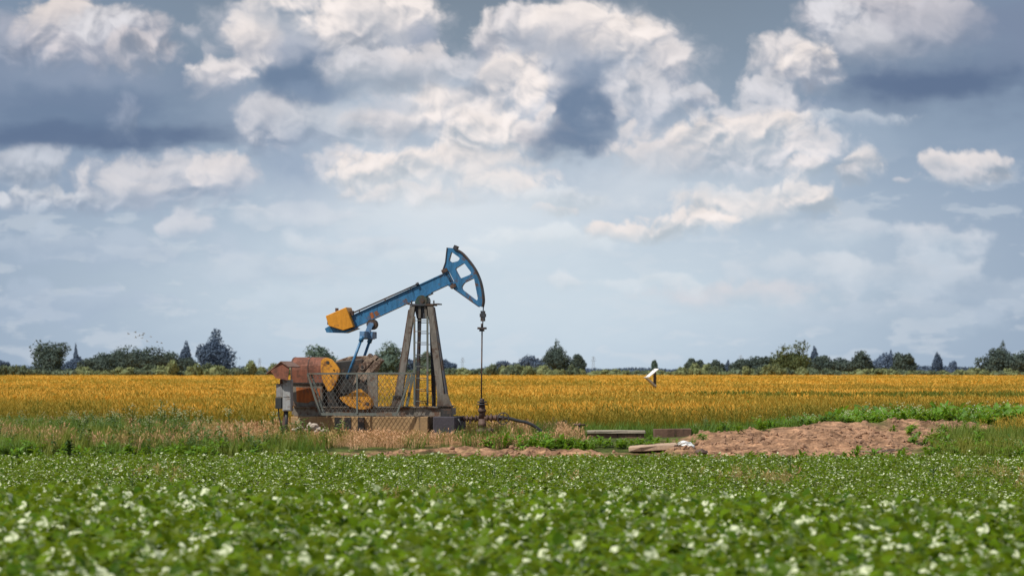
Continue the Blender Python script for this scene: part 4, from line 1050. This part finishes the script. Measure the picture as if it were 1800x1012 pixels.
# plastic bag
bm = bmesh.new(); bmesh.ops.create_icosphere(bm, subdivisions=4, radius=1)
for v in bm.verts:
    k = 1+.55*(float(fbm(v.co.x*1.7+9, v.co.y*1.7+v.co.z*2.3, 4))-.5)*2+.25*(float(fbm(v.co.x*5+2, v.co.z*5+v.co.y*3, 3))-.5)
    v.co = Vector((v.co.x*.21*k, v.co.y*.2*k, max(-.05, v.co.z*.11*k)))
me = bpy.data.meshes.new('plastic_bag'); bm.to_mesh(me); bm.free()
M_bag, t, b = newmat('white plastic'); b.inputs['Base Color'].default_value = (.78, .80, .80, 1); b.inputs['Roughness'].default_value = .6
bn = t.noise(t.n('ShaderNodeTexCoord').outputs['Object'], 14, 3); t.link(t.mix(t.mr(bn, .4, .7), (.80, .82, .82), (.62, .66, .68)), b.inputs['Base Color'])
o = mesh_obj('plastic_bag', me, M_bag); bX = G(1207, 94.3); o.location = (bX, 94.3, float(height(bX, 94.3))+.12); o.rotation_euler = (0, R(18), R(20))
tag(o, 'crumpled white plastic bag lying between the broken slab and the dirt', 'plastic bag')
def stone_mesh(seed, sz):
    bm = bmesh.new(); bmesh.ops.create_icosphere(bm, subdivisions=2, radius=sz)
    rg = np.random.default_rng(seed); sx_, sy_, sz_ = rg.uniform(.7, 1.3), rg.uniform(.7, 1.2), rg.uniform(.5, .9)
    for v in bm.verts:
        k = 1+.5*(float(fbm(v.co.x*3/sz+seed, v.co.y*3/sz+v.co.z*2/sz, 3))-.5)*2
        v.co = Vector((v.co.x*sx_*k, v.co.y*sy_*k, v.co.z*sz_*k))
    me = bpy.data.meshes.new('rubble_stone'); bm.to_mesh(me); bm.free(); return me
M_stone = concrete('pale rubble', (.46, .39, .33), (.12, .09, .07), .25)
for i, (px, py, s_) in enumerate([(528, 752, .09), (537, 756, .07), (545, 748, .11), (552, 750, .13), (560, 754, .09), (518, 755, .08), (568, 757, .08), (556, 758, .07), (532, 759, .08), (575, 757, .06)]):
    me = stone_mesh(i+1, s_); me.materials.append(M_stone); o = mesh_obj('rubble_stone', me)
    o.location = (G(px, 98.7), 98.7-.02*i, ZZ(py, 98.7)); tag(o, 'pale lump of rubble heaped against the plinth below the belt guard', 'stone', 'rubble heaped below the belt guard')
M_clod = concrete('dark clod', (.13, .085, .07), (.04, .03, .025), .3)
for i, (px, Y, s_, lb) in enumerate([(1232, 93.2, .15, 'dark clod of earth at the front foot of the dirt mound near the white bag'), (1462, 92.5, .24, 'large dark clod of earth at the front edge of the dirt, half in the crop')]):
    me = stone_mesh(50+i, s_); me.materials.append(M_clod); o = mesh_obj('earth_clod', me); X_ = G(px, Y); o.location = (X_, Y, float(height(X_, Y))+.08); tag(o, lb, 'clod')
clods = []
M_clod2 = concrete('dirt clod', (.31, .18, .11), (.09, .055, .04), .35)
for i in range(5):
    me = stone_mesh(80+i, .06); me.materials.append(M_clod2); clods.append(mesh_obj('dirt_clod', me, None, None, False))
x, y = field_pts(91.5, 110, 26, .17, lambda x, y: sstep(.5, .9, dirtmask(x, y))*sstep(.42, .62, fbm(x*1.3+5, y*1.3, 4)))
scatter('dirt_clods', pts3(x, y), clods, 'crumbs and clods of dry earth strewn over the bare dirt', 'earth', .3, 1.5, .6)
# dry branch on the dirt
random.seed(5); m = MB()
for k in range(7):
    p_ = Vector((random.uniform(-.7, .6), random.uniform(-.1, .1), .08)); pts_ = [p_]
    for j in range(4): pts_.append(pts_[-1]+Vector((random.uniform(.08, .24), random.uniform(-.06, .06), random.uniform(-.05, .07))))
    m.tube(pts_, [.025, .022, .018, .012, .008], 6)
o = m.build('dry_branch', paint('bleached wood', (.26, .20, .15), .4, (.08, .05, .04), .8)); X_ = G(1550, 94.2); o.location = (X_, 94.2, float(height(X_, 94.2))+.02)
tag(o, 'dry grey branch lying on the bare dirt near the right grass', 'branch')

# ------------------------------------------------------------------ board on a post in the wheat
sY = 205.; sp_ = empty('tilted_board', (G(1151, sY), sY, 0), R(6)); tag(sp_, 'white tilted board on a short post standing in the golden wheat', 'board')
k_ = F/sY
def T(px, py, ly=0.): return Vector(((px-1151)/k_, ly, CAMZ+(650-py)/k_))
M_wood = paint('grey post', (.10, .075, .055), .4, (.05, .035, .03), .8)
m = MB(); m.bar(T(1151, 722), T(1151, 650), .16, .14, (0, 1, 0)); m.build('post', M_wood, sp_)
M_wht = paint('white board', (.80, .80, .80), .1, (.3, .26, .22), .4, .12)
m = MB(); a, b = T(1133.5, 661), T(1156, 648.5); dv = (b-a).normalized(); m.bar(a, b, .05, 1.5); 
o = m.build('top_board', M_wht, sp_); 
m = MB(); m.bar(T(1134.5, 662.5), T(1151, 678), .07, 1.2); m.build('lower_board', paint('shaded board', (.36, .33, .30), .2, (.2, .17, .14), .7), sp_)  # shade of the underside is put into the board colour
# tip the top board toward the viewer so its face shows
o.rotation_euler = (0, 0, 0)
m = MB(); A, B = T(1134, 661, -.75), T(1155, 648.5, -.2); 
m.add([A, T(1146, 657.5, -.9), B, T(1147, 651, .1)], [(0, 1, 2, 3)]); 
bpy.data.objects.remove(o)
m = MB(); pts_ = [T(1133, 661.5, -.5), T(1139, 660.5, -.8), T(1157, 648, -.2), T(1152, 647.5, .3)]
m.add([p_ for p_ in pts_]+[p_+Vector((0, .0, -.05)) for p_ in pts_], [(0, 1, 2, 3), (7, 6, 5, 4), (0, 4, 5, 1), (1, 5, 6, 2), (2, 6, 7, 3), (3, 7, 4, 0)]); m.build('top_board', M_wht, sp_)

# ------------------------------------------------------------------ single tall weeds
M_dock = leafmat('dock brown', (.20, .07, .025), (.28, .10, .035), .8, .2, .1)
M_thi = leafmat('thistle leaf', (.02, .06, .015), (.045, .10, .025), .6, .3, .1)
def stalk_plant(name, px, Y, h, mat, fl, label, cat, group=None, nl=14, ls=.12, br=5, seed=0, fm=None):
    random.seed(seed); L = Leaves()
    L.stem((0, 0, 0), (.02, 0, h), .010)
    for i in range(br):
        z = h*random.uniform(.35, .9); a = random.uniform(0, 6.28); ln = (h-z)*.6+.08
        e = (math.cos(a)*ln*.55, math.sin(a)*ln*.55, z+ln)
        L.stem((0, 0, z), e, .006)
        for j in range(3): L.leaf(tuple(Vector((0, 0, z)).lerp(Vector(e), random.random())), random.uniform(0, 6.28), random.uniform(.1, 1), ls*.7, ls*.25, .8)
    for i in range(nl):
        L.leaf((0, 0, h*(.05+.8*i/nl)), random.uniform(0, 6.28), random.uniform(.2, 1.2), ls*random.uniform(.6, 1.1), ls*.35, .9)
    X_ = G(px, Y); z0 = float(height(X_, Y))
    root = empty(name, (X_, Y, z0)); L.build('foliage', [mat], True, True, root); tag(root, label, cat, group)
    if fl:
        for i in range(fl):
            Fl = Leaves()
            a = random.uniform(0, 6.28); r = random.uniform(0, .24)*h; z = h*random.uniform(.72, 1.06)
            for k in range(3):
                q = .024; a2 = 1.05*k+random.uniform(0, .4); px_, py_ = r*math.cos(a), r*math.sin(a)
                Fl.quad((px_-q*math.cos(a2), py_-q*math.sin(a2), z), (px_, py_, z-q*.5), (px_+q*math.cos(a2), py_+q*math.sin(a2), z+.004), (px_, py_, z+q*.5))
            Fl.build('flower_head', [fm or M_wfl], False, True, root)
    return root
for i, (px, Y, h) in enumerate([(232, 100.5, .95), (282, 100, 1.05), (288, 99.2, .8), (305, 99.6, .95), (318, 100.6, .7), (332, 99.5, .85), (352, 100.2, .75), (368, 99.8, .6), (402, 101, .8), (262, 98.8, .6), (150, 100.2, .6), (480, 100.8, .7)]):
    stalk_plant('flowering_weed', px, Y, h, M_wed, 16+i % 5*3, 'tall weed with sprays of tiny white flowers in the grass left of the pump', 'weed', 'white-flowered weeds left of the pump', seed=700+i)
stalk_plant('thistle_plant', 122, 91.0, .55, M_thi, 0, 'dark green bushy plant rising above the crop at the left', 'plant', nl=46, ls=.22, br=8, seed=81)
stalk_plant('dock_stalk', 229, 98.0, .60, M_dock, 14, 'reddish brown dead dock stalk in the grass at the left', 'plant', nl=8, ls=.05, br=3, seed=82, fm=M_dock)
stalk_plant('dead_stalk', 451, 98.2, .55, M_dock, 4, 'thin bare brown stalk in the dry grass left of the cabinet', 'plant', nl=2, ls=.05, br=2, seed=83, fm=M_dock)
for i, (px, Y, h, lb) in enumerate([(602, 76, .62, 'lone tall grass-like stalk above the crop below the plinth'), (190, 70, .45, 'upright dark weed in the crop toward the left'), (232, 72, .45, 'slim dark weed in the crop just right of the upright one'), (735, 74, .42, 'short dark weed in the crop below the ladder'), (868, 75, .42, 'short dark weed in the crop below the wellhead'), (1388, 78, .45, 'dark weed in the crop in front of the dirt mound'), (1640, 76, .4, 'small dark weed in the crop toward the right edge')]):
    stalk_plant('crop_weed', px, Y, h+.15, M_thi, 0, lb, 'weed', nl=7, ls=.10, br=2, seed=90+i)
# green bushes in the wheat
def leafball(n, rx, ry, rz, lumps, size, seed, zmin=-1., flat=.0):
    rg = np.random.default_rng(seed)
    cs_ = []
    for i in range(lumps):
        v = rg.normal(size=3); v /= np.linalg.norm(v); v *= rg.uniform(.15, .70); cs_.append((v, rg.uniform(.24, .40)))
    li = rg.integers(0, lumps, n); C = np.array([c for c, r in cs_])[li]; Rr = np.array([r for c, r in cs_])[li][:, None]
    unit = lambda a: a/np.linalg.norm(a, axis=1)[:, None]
    v = unit(rg.normal(size=(n, 3))); p = (C+v*Rr*rg.uniform(.55, 1.12, (n, 1))); p = p[p[:, 2] > zmin] if zmin > -1 else p
    p = p*np.array((rx, ry, rz)); v = v[:len(p)]; n = len(p)
    nn = unit(v+rg.normal(size=(n, 3))*.7); a = unit(np.cross(nn, rg.normal(size=(n, 3)))); b_ = np.cross(nn, a)
    s_ = size*rg.uniform(.5, 1.4, (n, 1))
    V = np.stack([p-a*s_, p-b_*s_*.55, p+a*s_, p+b_*s_*.55], 1).reshape(-1, 3); Qd = np.arange(4*n).reshape(n, 4)
    return V, Qd, cs_
for i, (px, Y, s_, lb) in enumerate([(1070, 140, .8, 'round green bush in the wheat above the concrete slab'), (1160, 140, .85, 'green bush in the wheat below the white tilted board'), (428, 215, .9, 'green weed clump in the far wheat above the dry grass'), (407, 220, .6, 'smaller green weed clump in the far wheat, left of a bigger one'), (487, 215, .7, 'green weed clump in the far wheat beside the cabinet')]):
    V, Qd, _ = leafball(500, s_*.65, s_*.5, s_*.45, 8, .10, 600+i); o = mesh_obj('field_bush', np_mesh('field_bush', V, Qd), M_wed)
    o.location = (G(px, Y), Y, float(height(G(px, Y), Y))+.55); tag(o, lb, 'bush')

# ------------------------------------------------------------------ trees and hedgerow
def treemat(name, a, b):
    m, t, bs = newmat(name)
    r = t.n('ShaderNodeNewGeometry').outputs['Random Per Island']
    co = t.n('ShaderNodeTexCoord').outputs['Object']
    n = t.noise(co, .55, 3, .6)
    c = t.mix(t.math('ADD', t.math('MULTIPLY', r, .5), t.mr(n, .35, .65, 0, .5)), a, b)
    t.link(c, bs.inputs['Base Color']); bs.inputs['Roughness'].default_value = .8; bs.inputs['Specular IOR Level'].default_value = .15
    tr = t.n('ShaderNodeBsdfTranslucent'); t.link(c, tr.inputs[0]); mx = t.n('ShaderNodeMixShader'); mx.inputs[0].default_value = .2
    t.link(bs.outputs[0], mx.inputs[1]); t.link(tr.outputs[0], mx.inputs[2]); t.link(mx.outputs[0], m.node_tree.nodes['Material Output'].inputs[0])
    return m
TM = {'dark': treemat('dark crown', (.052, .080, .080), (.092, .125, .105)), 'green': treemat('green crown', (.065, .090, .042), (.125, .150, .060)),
      'blue': treemat('hazy blue crown', (.075, .115, .185), (.11, .155, .23)), 'pale': treemat('pale hazy crown', (.14, .20, .31), (.17, .235, .34)), 'teal': treemat('hazy green crown', (.075, .125, .115), (.14, .19, .135)),  # hazy crowns have the distance haze mixed into their leaf colour
      'hedge': treemat('hedge leaf', (.15, .19, .095), (.25, .275, .13)), 'hedged': treemat('dim hedge leaf', (.10, .14, .10), (.165, .20, .12))}
M_bark = paint('bark', (.06, .05, .045), .2, (.04, .03, .03), .9)
def tree(px0, px1, top, Y, kind, label, bottom=655, shape='round', seed=0, dens=1.):
    k = F/Y; cx = (px0+px1)/2; wd = (px1-px0)/k; zt = CAMZ+(650-top)/k
    zb = CAMZ+(650-bottom-(.22*(655-top) if shape == 'round' else 8))/k
    root = empty('tree', (G(cx, Y), Y, 0)); tag(root, label, 'tree')
    H_ = zt; n = int(5200*dens); ls = max(.12, 1.45/k)
    rx, rz = wd/2*.97, (zt-zb)/2*1.0; zc = (zt+zb)/2
    rg = random.Random(seed)
    V, Qd, cs_ = leafball(n, rx, rx*.8, rz, 26 if shape == 'round' else 20, ls, seed)
    V = np.array(V); q = lambda c, p: np.percentile(V[:, c], p)
    V[:, 0] = (V[:, 0]-q(0, 50))*rx/max(.3*rx, (q(0, 97.5)-q(0, 2.5))/2); V[:, 2] = (V[:, 2]-(q(2, 98.5)+q(2, 1.5))/2)*rz/((q(2, 98.5)-q(2, 1.5))/2)
    if shape == 'spire' or shape == 'cone':
        f = np.clip(.5-V[:, 2]/(2*rz), 0, 1); s_ = (.35+.75*f**.8) if shape == 'cone' else (.5+.6*np.sin(np.pi*np.clip(f*.8+.12, 0, 1)))
        V[:, 0] *= s_; V[:, 1] *= s_
    V[:, 2] += zc
    o = mesh_obj('crown', np_mesh('crown', V, Qd), TM[kind], root)
    # a dark core so that only the rim of the crown lets the sky through
    me = o.data; bm = bmesh.new(); bm.from_mesh(me)
    res = bmesh.ops.create_icosphere(bm, subdivisions=3, radius=.46)
    for v in res['verts']:
        q = v.co*(.55+1.0*float(fbm(v.co.x*5+seed, v.co.z*5+v.co.y*3, 3)))
        p_ = Vector((q.x*rx, q.y*rx*.8, q.z*rz))
        if shape in ('spire', 'cone'):
            f = min(1, max(0, .5-p_.z/(2*rz))); s_ = (.35+.75*f**.8) if shape == 'cone' else (.5+.6*math.sin(math.pi*min(1, f*.8+.12))); p_.x *= s_; p_.y *= s_
        p_.z += zc; v.co = p_
    bm.to_mesh(me); bm.free()
    m = MB(); m.tube([(0, 0, -.3), (.05, 0, zb+.6*rz), (.1, 0, zc+.3*rz)], [.045*H_**.9+.05, .03*H_**.9+.04, .04], 8)
    for j in range(4):
        a = rg.uniform(0, 6.28); z = zb+rz*rg.uniform(.2, .9); m.tube([(.05, 0, z), (math.cos(a)*rx*.35, math.sin(a)*rx*.3, z+rz*.3), (math.cos(a)*rx*.6, math.sin(a)*rx*.5, z+rz*.5)], [.12, .08, .03], 6)
    m.build('trunk', M_bark, root)
T_ = [
 (62, 114, 606, 760, 'dark', 'rounded dark tree standing alone near the left edge', 655, 'round'),
 (126, 144, 613, 900, 'blue', 'small pointed bluish tree right of the rounded dark tree', 655, 'cone'),
 (-12, 12, 637, 1100, 'blue', 'low bluish tree cut by the left edge', 655, 'round'),
 (112, 160, 634, 900, 'blue', 'low bluish tree between the pointed tree and the grove', 655, 'round'),
 (150, 210, 626, 790, 'dark', 'leftmost sloping crown of the dark grove', 655, 'round'),
 (180, 235, 621, 800, 'dark', 'second crown of the dark grove, below the birds', 655, 'round'),
 (215, 290, 613, 790, 'dark', 'tallest middle crown of the dark grove', 655, 'round'),
 (268, 318, 623, 800, 'dark', 'right-hand crown of the dark grove', 655, 'round'),
 (298, 345, 632, 810, 'dark', 'lowest crown at the right end of the dark grove', 655, 'round'),
 (316, 337, 610, 920, 'blue', 'narrow bluish tree rising behind the right end of the grove', 655, 'spire'),
 (349, 390, 603, 940, 'blue', 'left lower half of the big bluish poplar pair', 652, 'round'),
 (365, 405, 590, 950, 'blue', 'tall right half of the big bluish poplar pair', 652, 'round'),
 (540, 586, 612, 900, 'teal', 'hazy tree top showing above the belt guard', 655, 'round'),
 (660, 708, 608, 700, 'teal', 'light green hazy tree right of the cranks', 655, 'round'),
 (704, 732, 634, 950, 'blue', 'small bluish tree behind the left leg of the post', 655, 'round'),
 (734, 768, 622, 780, 'teal', 'tree seen through the ladder of the post', 655, 'round'),
 (770, 800, 636, 1000, 'blue', 'low bluish tree right of the pump post', 655, 'round'),
 (878, 925, 637, 800, 'blue', 'low dim tree just right of the polished rod', 655, 'round'),
 (908, 958, 630, 780, 'blue', 'dim sloping tree left of the pointed oak', 655, 'round'),
 (950, 1008, 606, 720, 'dark', 'dark tree with a ragged pointed top right of the pump', 655, 'cone'),
 (1006, 1026, 626, 730, 'dark', 'small dark tree close right of the ragged pointed one', 655, 'round'),
 (1145, 1154, 636, 820, 'teal', 'tiny tree just above the white tilted board', 655, 'round'),
 (1207, 1226, 633, 760, 'dark', 'small dark tree, left of a pair right of the board', 655, 'round'),
 (1222, 1242, 636, 760, 'dark', 'small dark tree, right of the pair right of the board', 655, 'round'),
 (1246, 1272, 635, 760, 'dark', 'low dark tree over pale green bushes', 655, 'round'),
 (1274, 1286, 637, 780, 'blue', 'thin little tree standing alone before the rising grove', 655, 'spire'),
 (1290, 1332, 634, 770, 'dark', 'lowest crown at the left end of the right grove', 655, 'round'),
 (1322, 1372, 629, 770, 'dark', 'dark crown against the left side of the big green tree', 655, 'round'),
 (1364, 1420, 608, 740, 'green', 'big olive green tree, tallest of the right grove', 655, 'round'),
 (1424, 1438, 615, 1100, 'blue', 'thin blue spire right behind the big olive green tree', 655, 'spire'),
 (1416, 1462, 628, 780, 'dark', 'dark crown close right of the big olive green tree', 655, 'round'),
 (1448, 1504, 634, 790, 'dark', 'low dark crown at the right end of the right grove', 655, 'round'),
 (1499, 1534, 622, 740, 'dark', 'round dark tree, left of the hazy blue dome', 655, 'round'),
 (1536, 1562, 626, 1200, 'pale', 'hazy blue domed tree between two dark round ones', 655, 'round'),
 (1560, 1570, 620, 1200, 'pale', 'pale thin spire beside the hazy blue dome', 655, 'spire'),
 (1572, 1606, 624, 740, 'dark', 'round dark tree, right of the hazy blue dome', 655, 'round'),
 (1640, 1655, 626, 1100, 'blue', 'lone blue spire over the low hedge at the right', 655, 'spire'),
 (1670, 1682, 637, 1200, 'pale', 'tiny pale tree right of the lone blue spire', 655, 'round'),
 (1726, 1780, 618, 720, 'dark', 'left shoulder of the big dark tree at the right edge', 655, 'round'),
 (1742, 1790, 607, 730, 'dark', 'peak of the big dark tree at the right edge', 655, 'cone'),
 (1765, 1830, 622, 720, 'dark', 'right shoulder of the big dark tree cut by the right edge', 655, 'round'),
]
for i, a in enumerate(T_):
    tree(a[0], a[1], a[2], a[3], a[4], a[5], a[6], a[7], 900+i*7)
# hedgerow bushes: a few shared meshes copied
def bush_mesh(seed, mat, w_=4.5, h=2.2):
    V, Qd, cs_ = leafball(1500, w_/2*1.15, w_/2*.8, h/2*1.2, 16, .24, seed); V = np.array(V); V[:, 2] += h/2
    me = np_mesh('hedge_bush', V, Qd); bm = bmesh.new(); bm.from_mesh(me); rg = random.Random(seed)
    res = bmesh.ops.create_icosphere(bm, subdivisions=2, radius=.5)
    for v in res['verts']:
        q = v.co*(1+.4*(rg.random()-.5)); v.co = Vector((q.x*w_/2*1.1, q.y*w_/2*.8, q.z*h/2*1.15+h/2))
    bm.to_mesh(me); bm.free(); me.materials.append(mat); return me
BM = [bush_mesh(40+i, TM['hedge'] if i < 4 else TM['hedged']) for i in range(7)]
random.seed(21); px = -330
nb = 0
while px < 2130:
    # low gaps in the middle right, taller at the left
    hgt = 1.4 if px < 480 else (1.35 if px < 1040 else (.95 if px < 1200 else (1.25 if px < 1500 else 1.0)))
    hgt *= random.uniform(.65, 1.25); Y = random.uniform(690, 712)
    o = bpy.data.objects.new('hedge_bush', BM[random.choice([0, 1, 2, 3, 4, 5, 6]) if px > 120 else random.choice([4, 5, 6])]); COL.objects.link(o)
    o.location = (G(px, Y), Y, float(height(G(px, Y), Y))-.1); o.rotation_euler = (0, 0, random.uniform(0, 6.28)); o.scale = (random.uniform(.8, 1.2), 1, hgt)
    tag(o, 'low yellowish green bush in the hedgerow behind the wheat', 'bush', 'bushes of the hedgerow behind the wheat')
    px += random.uniform(11, 18); nb += 1
# far wood line behind
def far_wood():
    V = []; Qd = []; k = 0; rg = np.random.default_rng(77)
    for px in np.arange(-60, 1860, 4.):
        Y = 1400+rg.uniform(-60, 60); top = (5+7*float(fbm(px*.01, 3., 4))*2*(.6 if 1040 < px < 1190 else 1))*Y/F*1.15
        for j in range(60):
            p = np.array((G(px, Y)+rg.normal(0, 1.2), Y+rg.uniform(-6, 6), top*rg.uniform(0, 1)**.6*rg.uniform(.7, 1)))
            a = rg.normal(size=3); a /= np.linalg.norm(a); b_ = np.cross(a, rg.normal(size=3)); b_ /= np.linalg.norm(b_); s_ = .55
            V += [p-a*s_, p-b_*s_*.6, p+a*s_, p+b_*s_*.6]; Qd.append((k, k+1, k+2, k+3)); k += 4
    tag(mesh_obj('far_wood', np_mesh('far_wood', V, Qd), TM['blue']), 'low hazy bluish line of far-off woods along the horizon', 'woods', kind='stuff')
far_wood()
# pylons
M_pyl = paint('hazy steel', (.40, .48, .58), .1, (.38, .45, .55), .7)  # pale blue colour stands for haze over the far steel
def pylon(px, top, Y, label):
    k = F/Y; h = CAMZ+(650-top)/k; root = empty('power_pylon', (G(px, Y), Y, 0)); tag(root, label, 'pylon')
    m = MB(); b = h*.10; tq = .10+Y*.00007
    for sx_, sy_ in ((-1, -1), (1, -1), (1, 1), (-1, 1)): m.bar((sx_*b, sy_*b, 0), (sx_*b*.25, sy_*b*.25, h), tq, tq)
    for i in range(7):
        z0 = h*i/7; z1 = h*(i+1)/7; b0 = b*(1-.75*i/7); b1 = b*(1-.75*(i+1)/7)
        for s_ in (-1, 1): m.bar((-b0*s_, -b0, z0), (b1*s_, -b1, z1), tq*.7, tq*.7)
    m.build('lattice_tower', M_pyl, root)
    m = MB()
    for f, w_ in ((.72, .2), (.84, .16), (.95, .11)): m.bar((-h*w_*.9, 0, h*f), (h*w_*.9, 0, h*f), tq, tq)
    m.build_each('cross_arm', M_pyl, root)
pylon(1043, 626, 2400, 'faint lattice pylon on the horizon right of the ragged pointed tree')
pylon(1302, 624, 2400, 'faint lattice pylon behind the right grove')
pylon(813, 628, 2400, 'faint lattice pylon between the pump post and the polished rod')
pylon(456, 629, 2600, 'faintest lattice pylon on the horizon left of the cabinet')
# birds
M_bird = newmat('bird feathers')[0]; M_bird.node_tree.nodes['Principled BSDF'].inputs['Base Color'].default_value = (.16, .18, .21, 1)
m = MB()
m.tube([(-.16, 0, 0), (-.08, 0, .01), (.05, 0, .02), (.13, 0, .01), (.17, 0, 0)], [.012, .04, .05, .03, .008], 8)
for s_ in (-1, 1):
    m.add([(.07, s_*.03, .02), (-.05, s_*.03, .02), (-.06, s_*.2, .10), (.05, s_*.2, .11), (-.1, s_*.36, .05)], [(0, 1, 2, 3), (3, 2, 4)])
m.add([(-.14, -.012, 0), (-.14, .012, 0), (-.24, .05, 0), (-.24, -.05, 0)], [(0, 1, 2, 3)])
b0 = m.build('bird', M_bird); bme = b0.data; bpy.data.objects.remove(b0)
random.seed(4)
for i, (px, py) in enumerate([(226, 587), (238, 584), (239, 593), (245, 590), (250, 594), (253, 586), (251, 589), (259, 600), (265, 592), (276, 601), (284, 603)]):
    o = bpy.data.objects.new('bird', bme); COL.objects.link(o); Y = 330+random.uniform(-10, 10)
    o.location = (G(px, Y), Y, ZZ(py, Y)); o.rotation_euler = (random.uniform(-.5, .5), random.uniform(-.3, .3), random.uniform(-.9, .9)); o.scale = (.72,)*3
    tag(o, 'tiny dark bird of the small flock flying over the left grove', 'bird', 'flock of birds over the left grove')
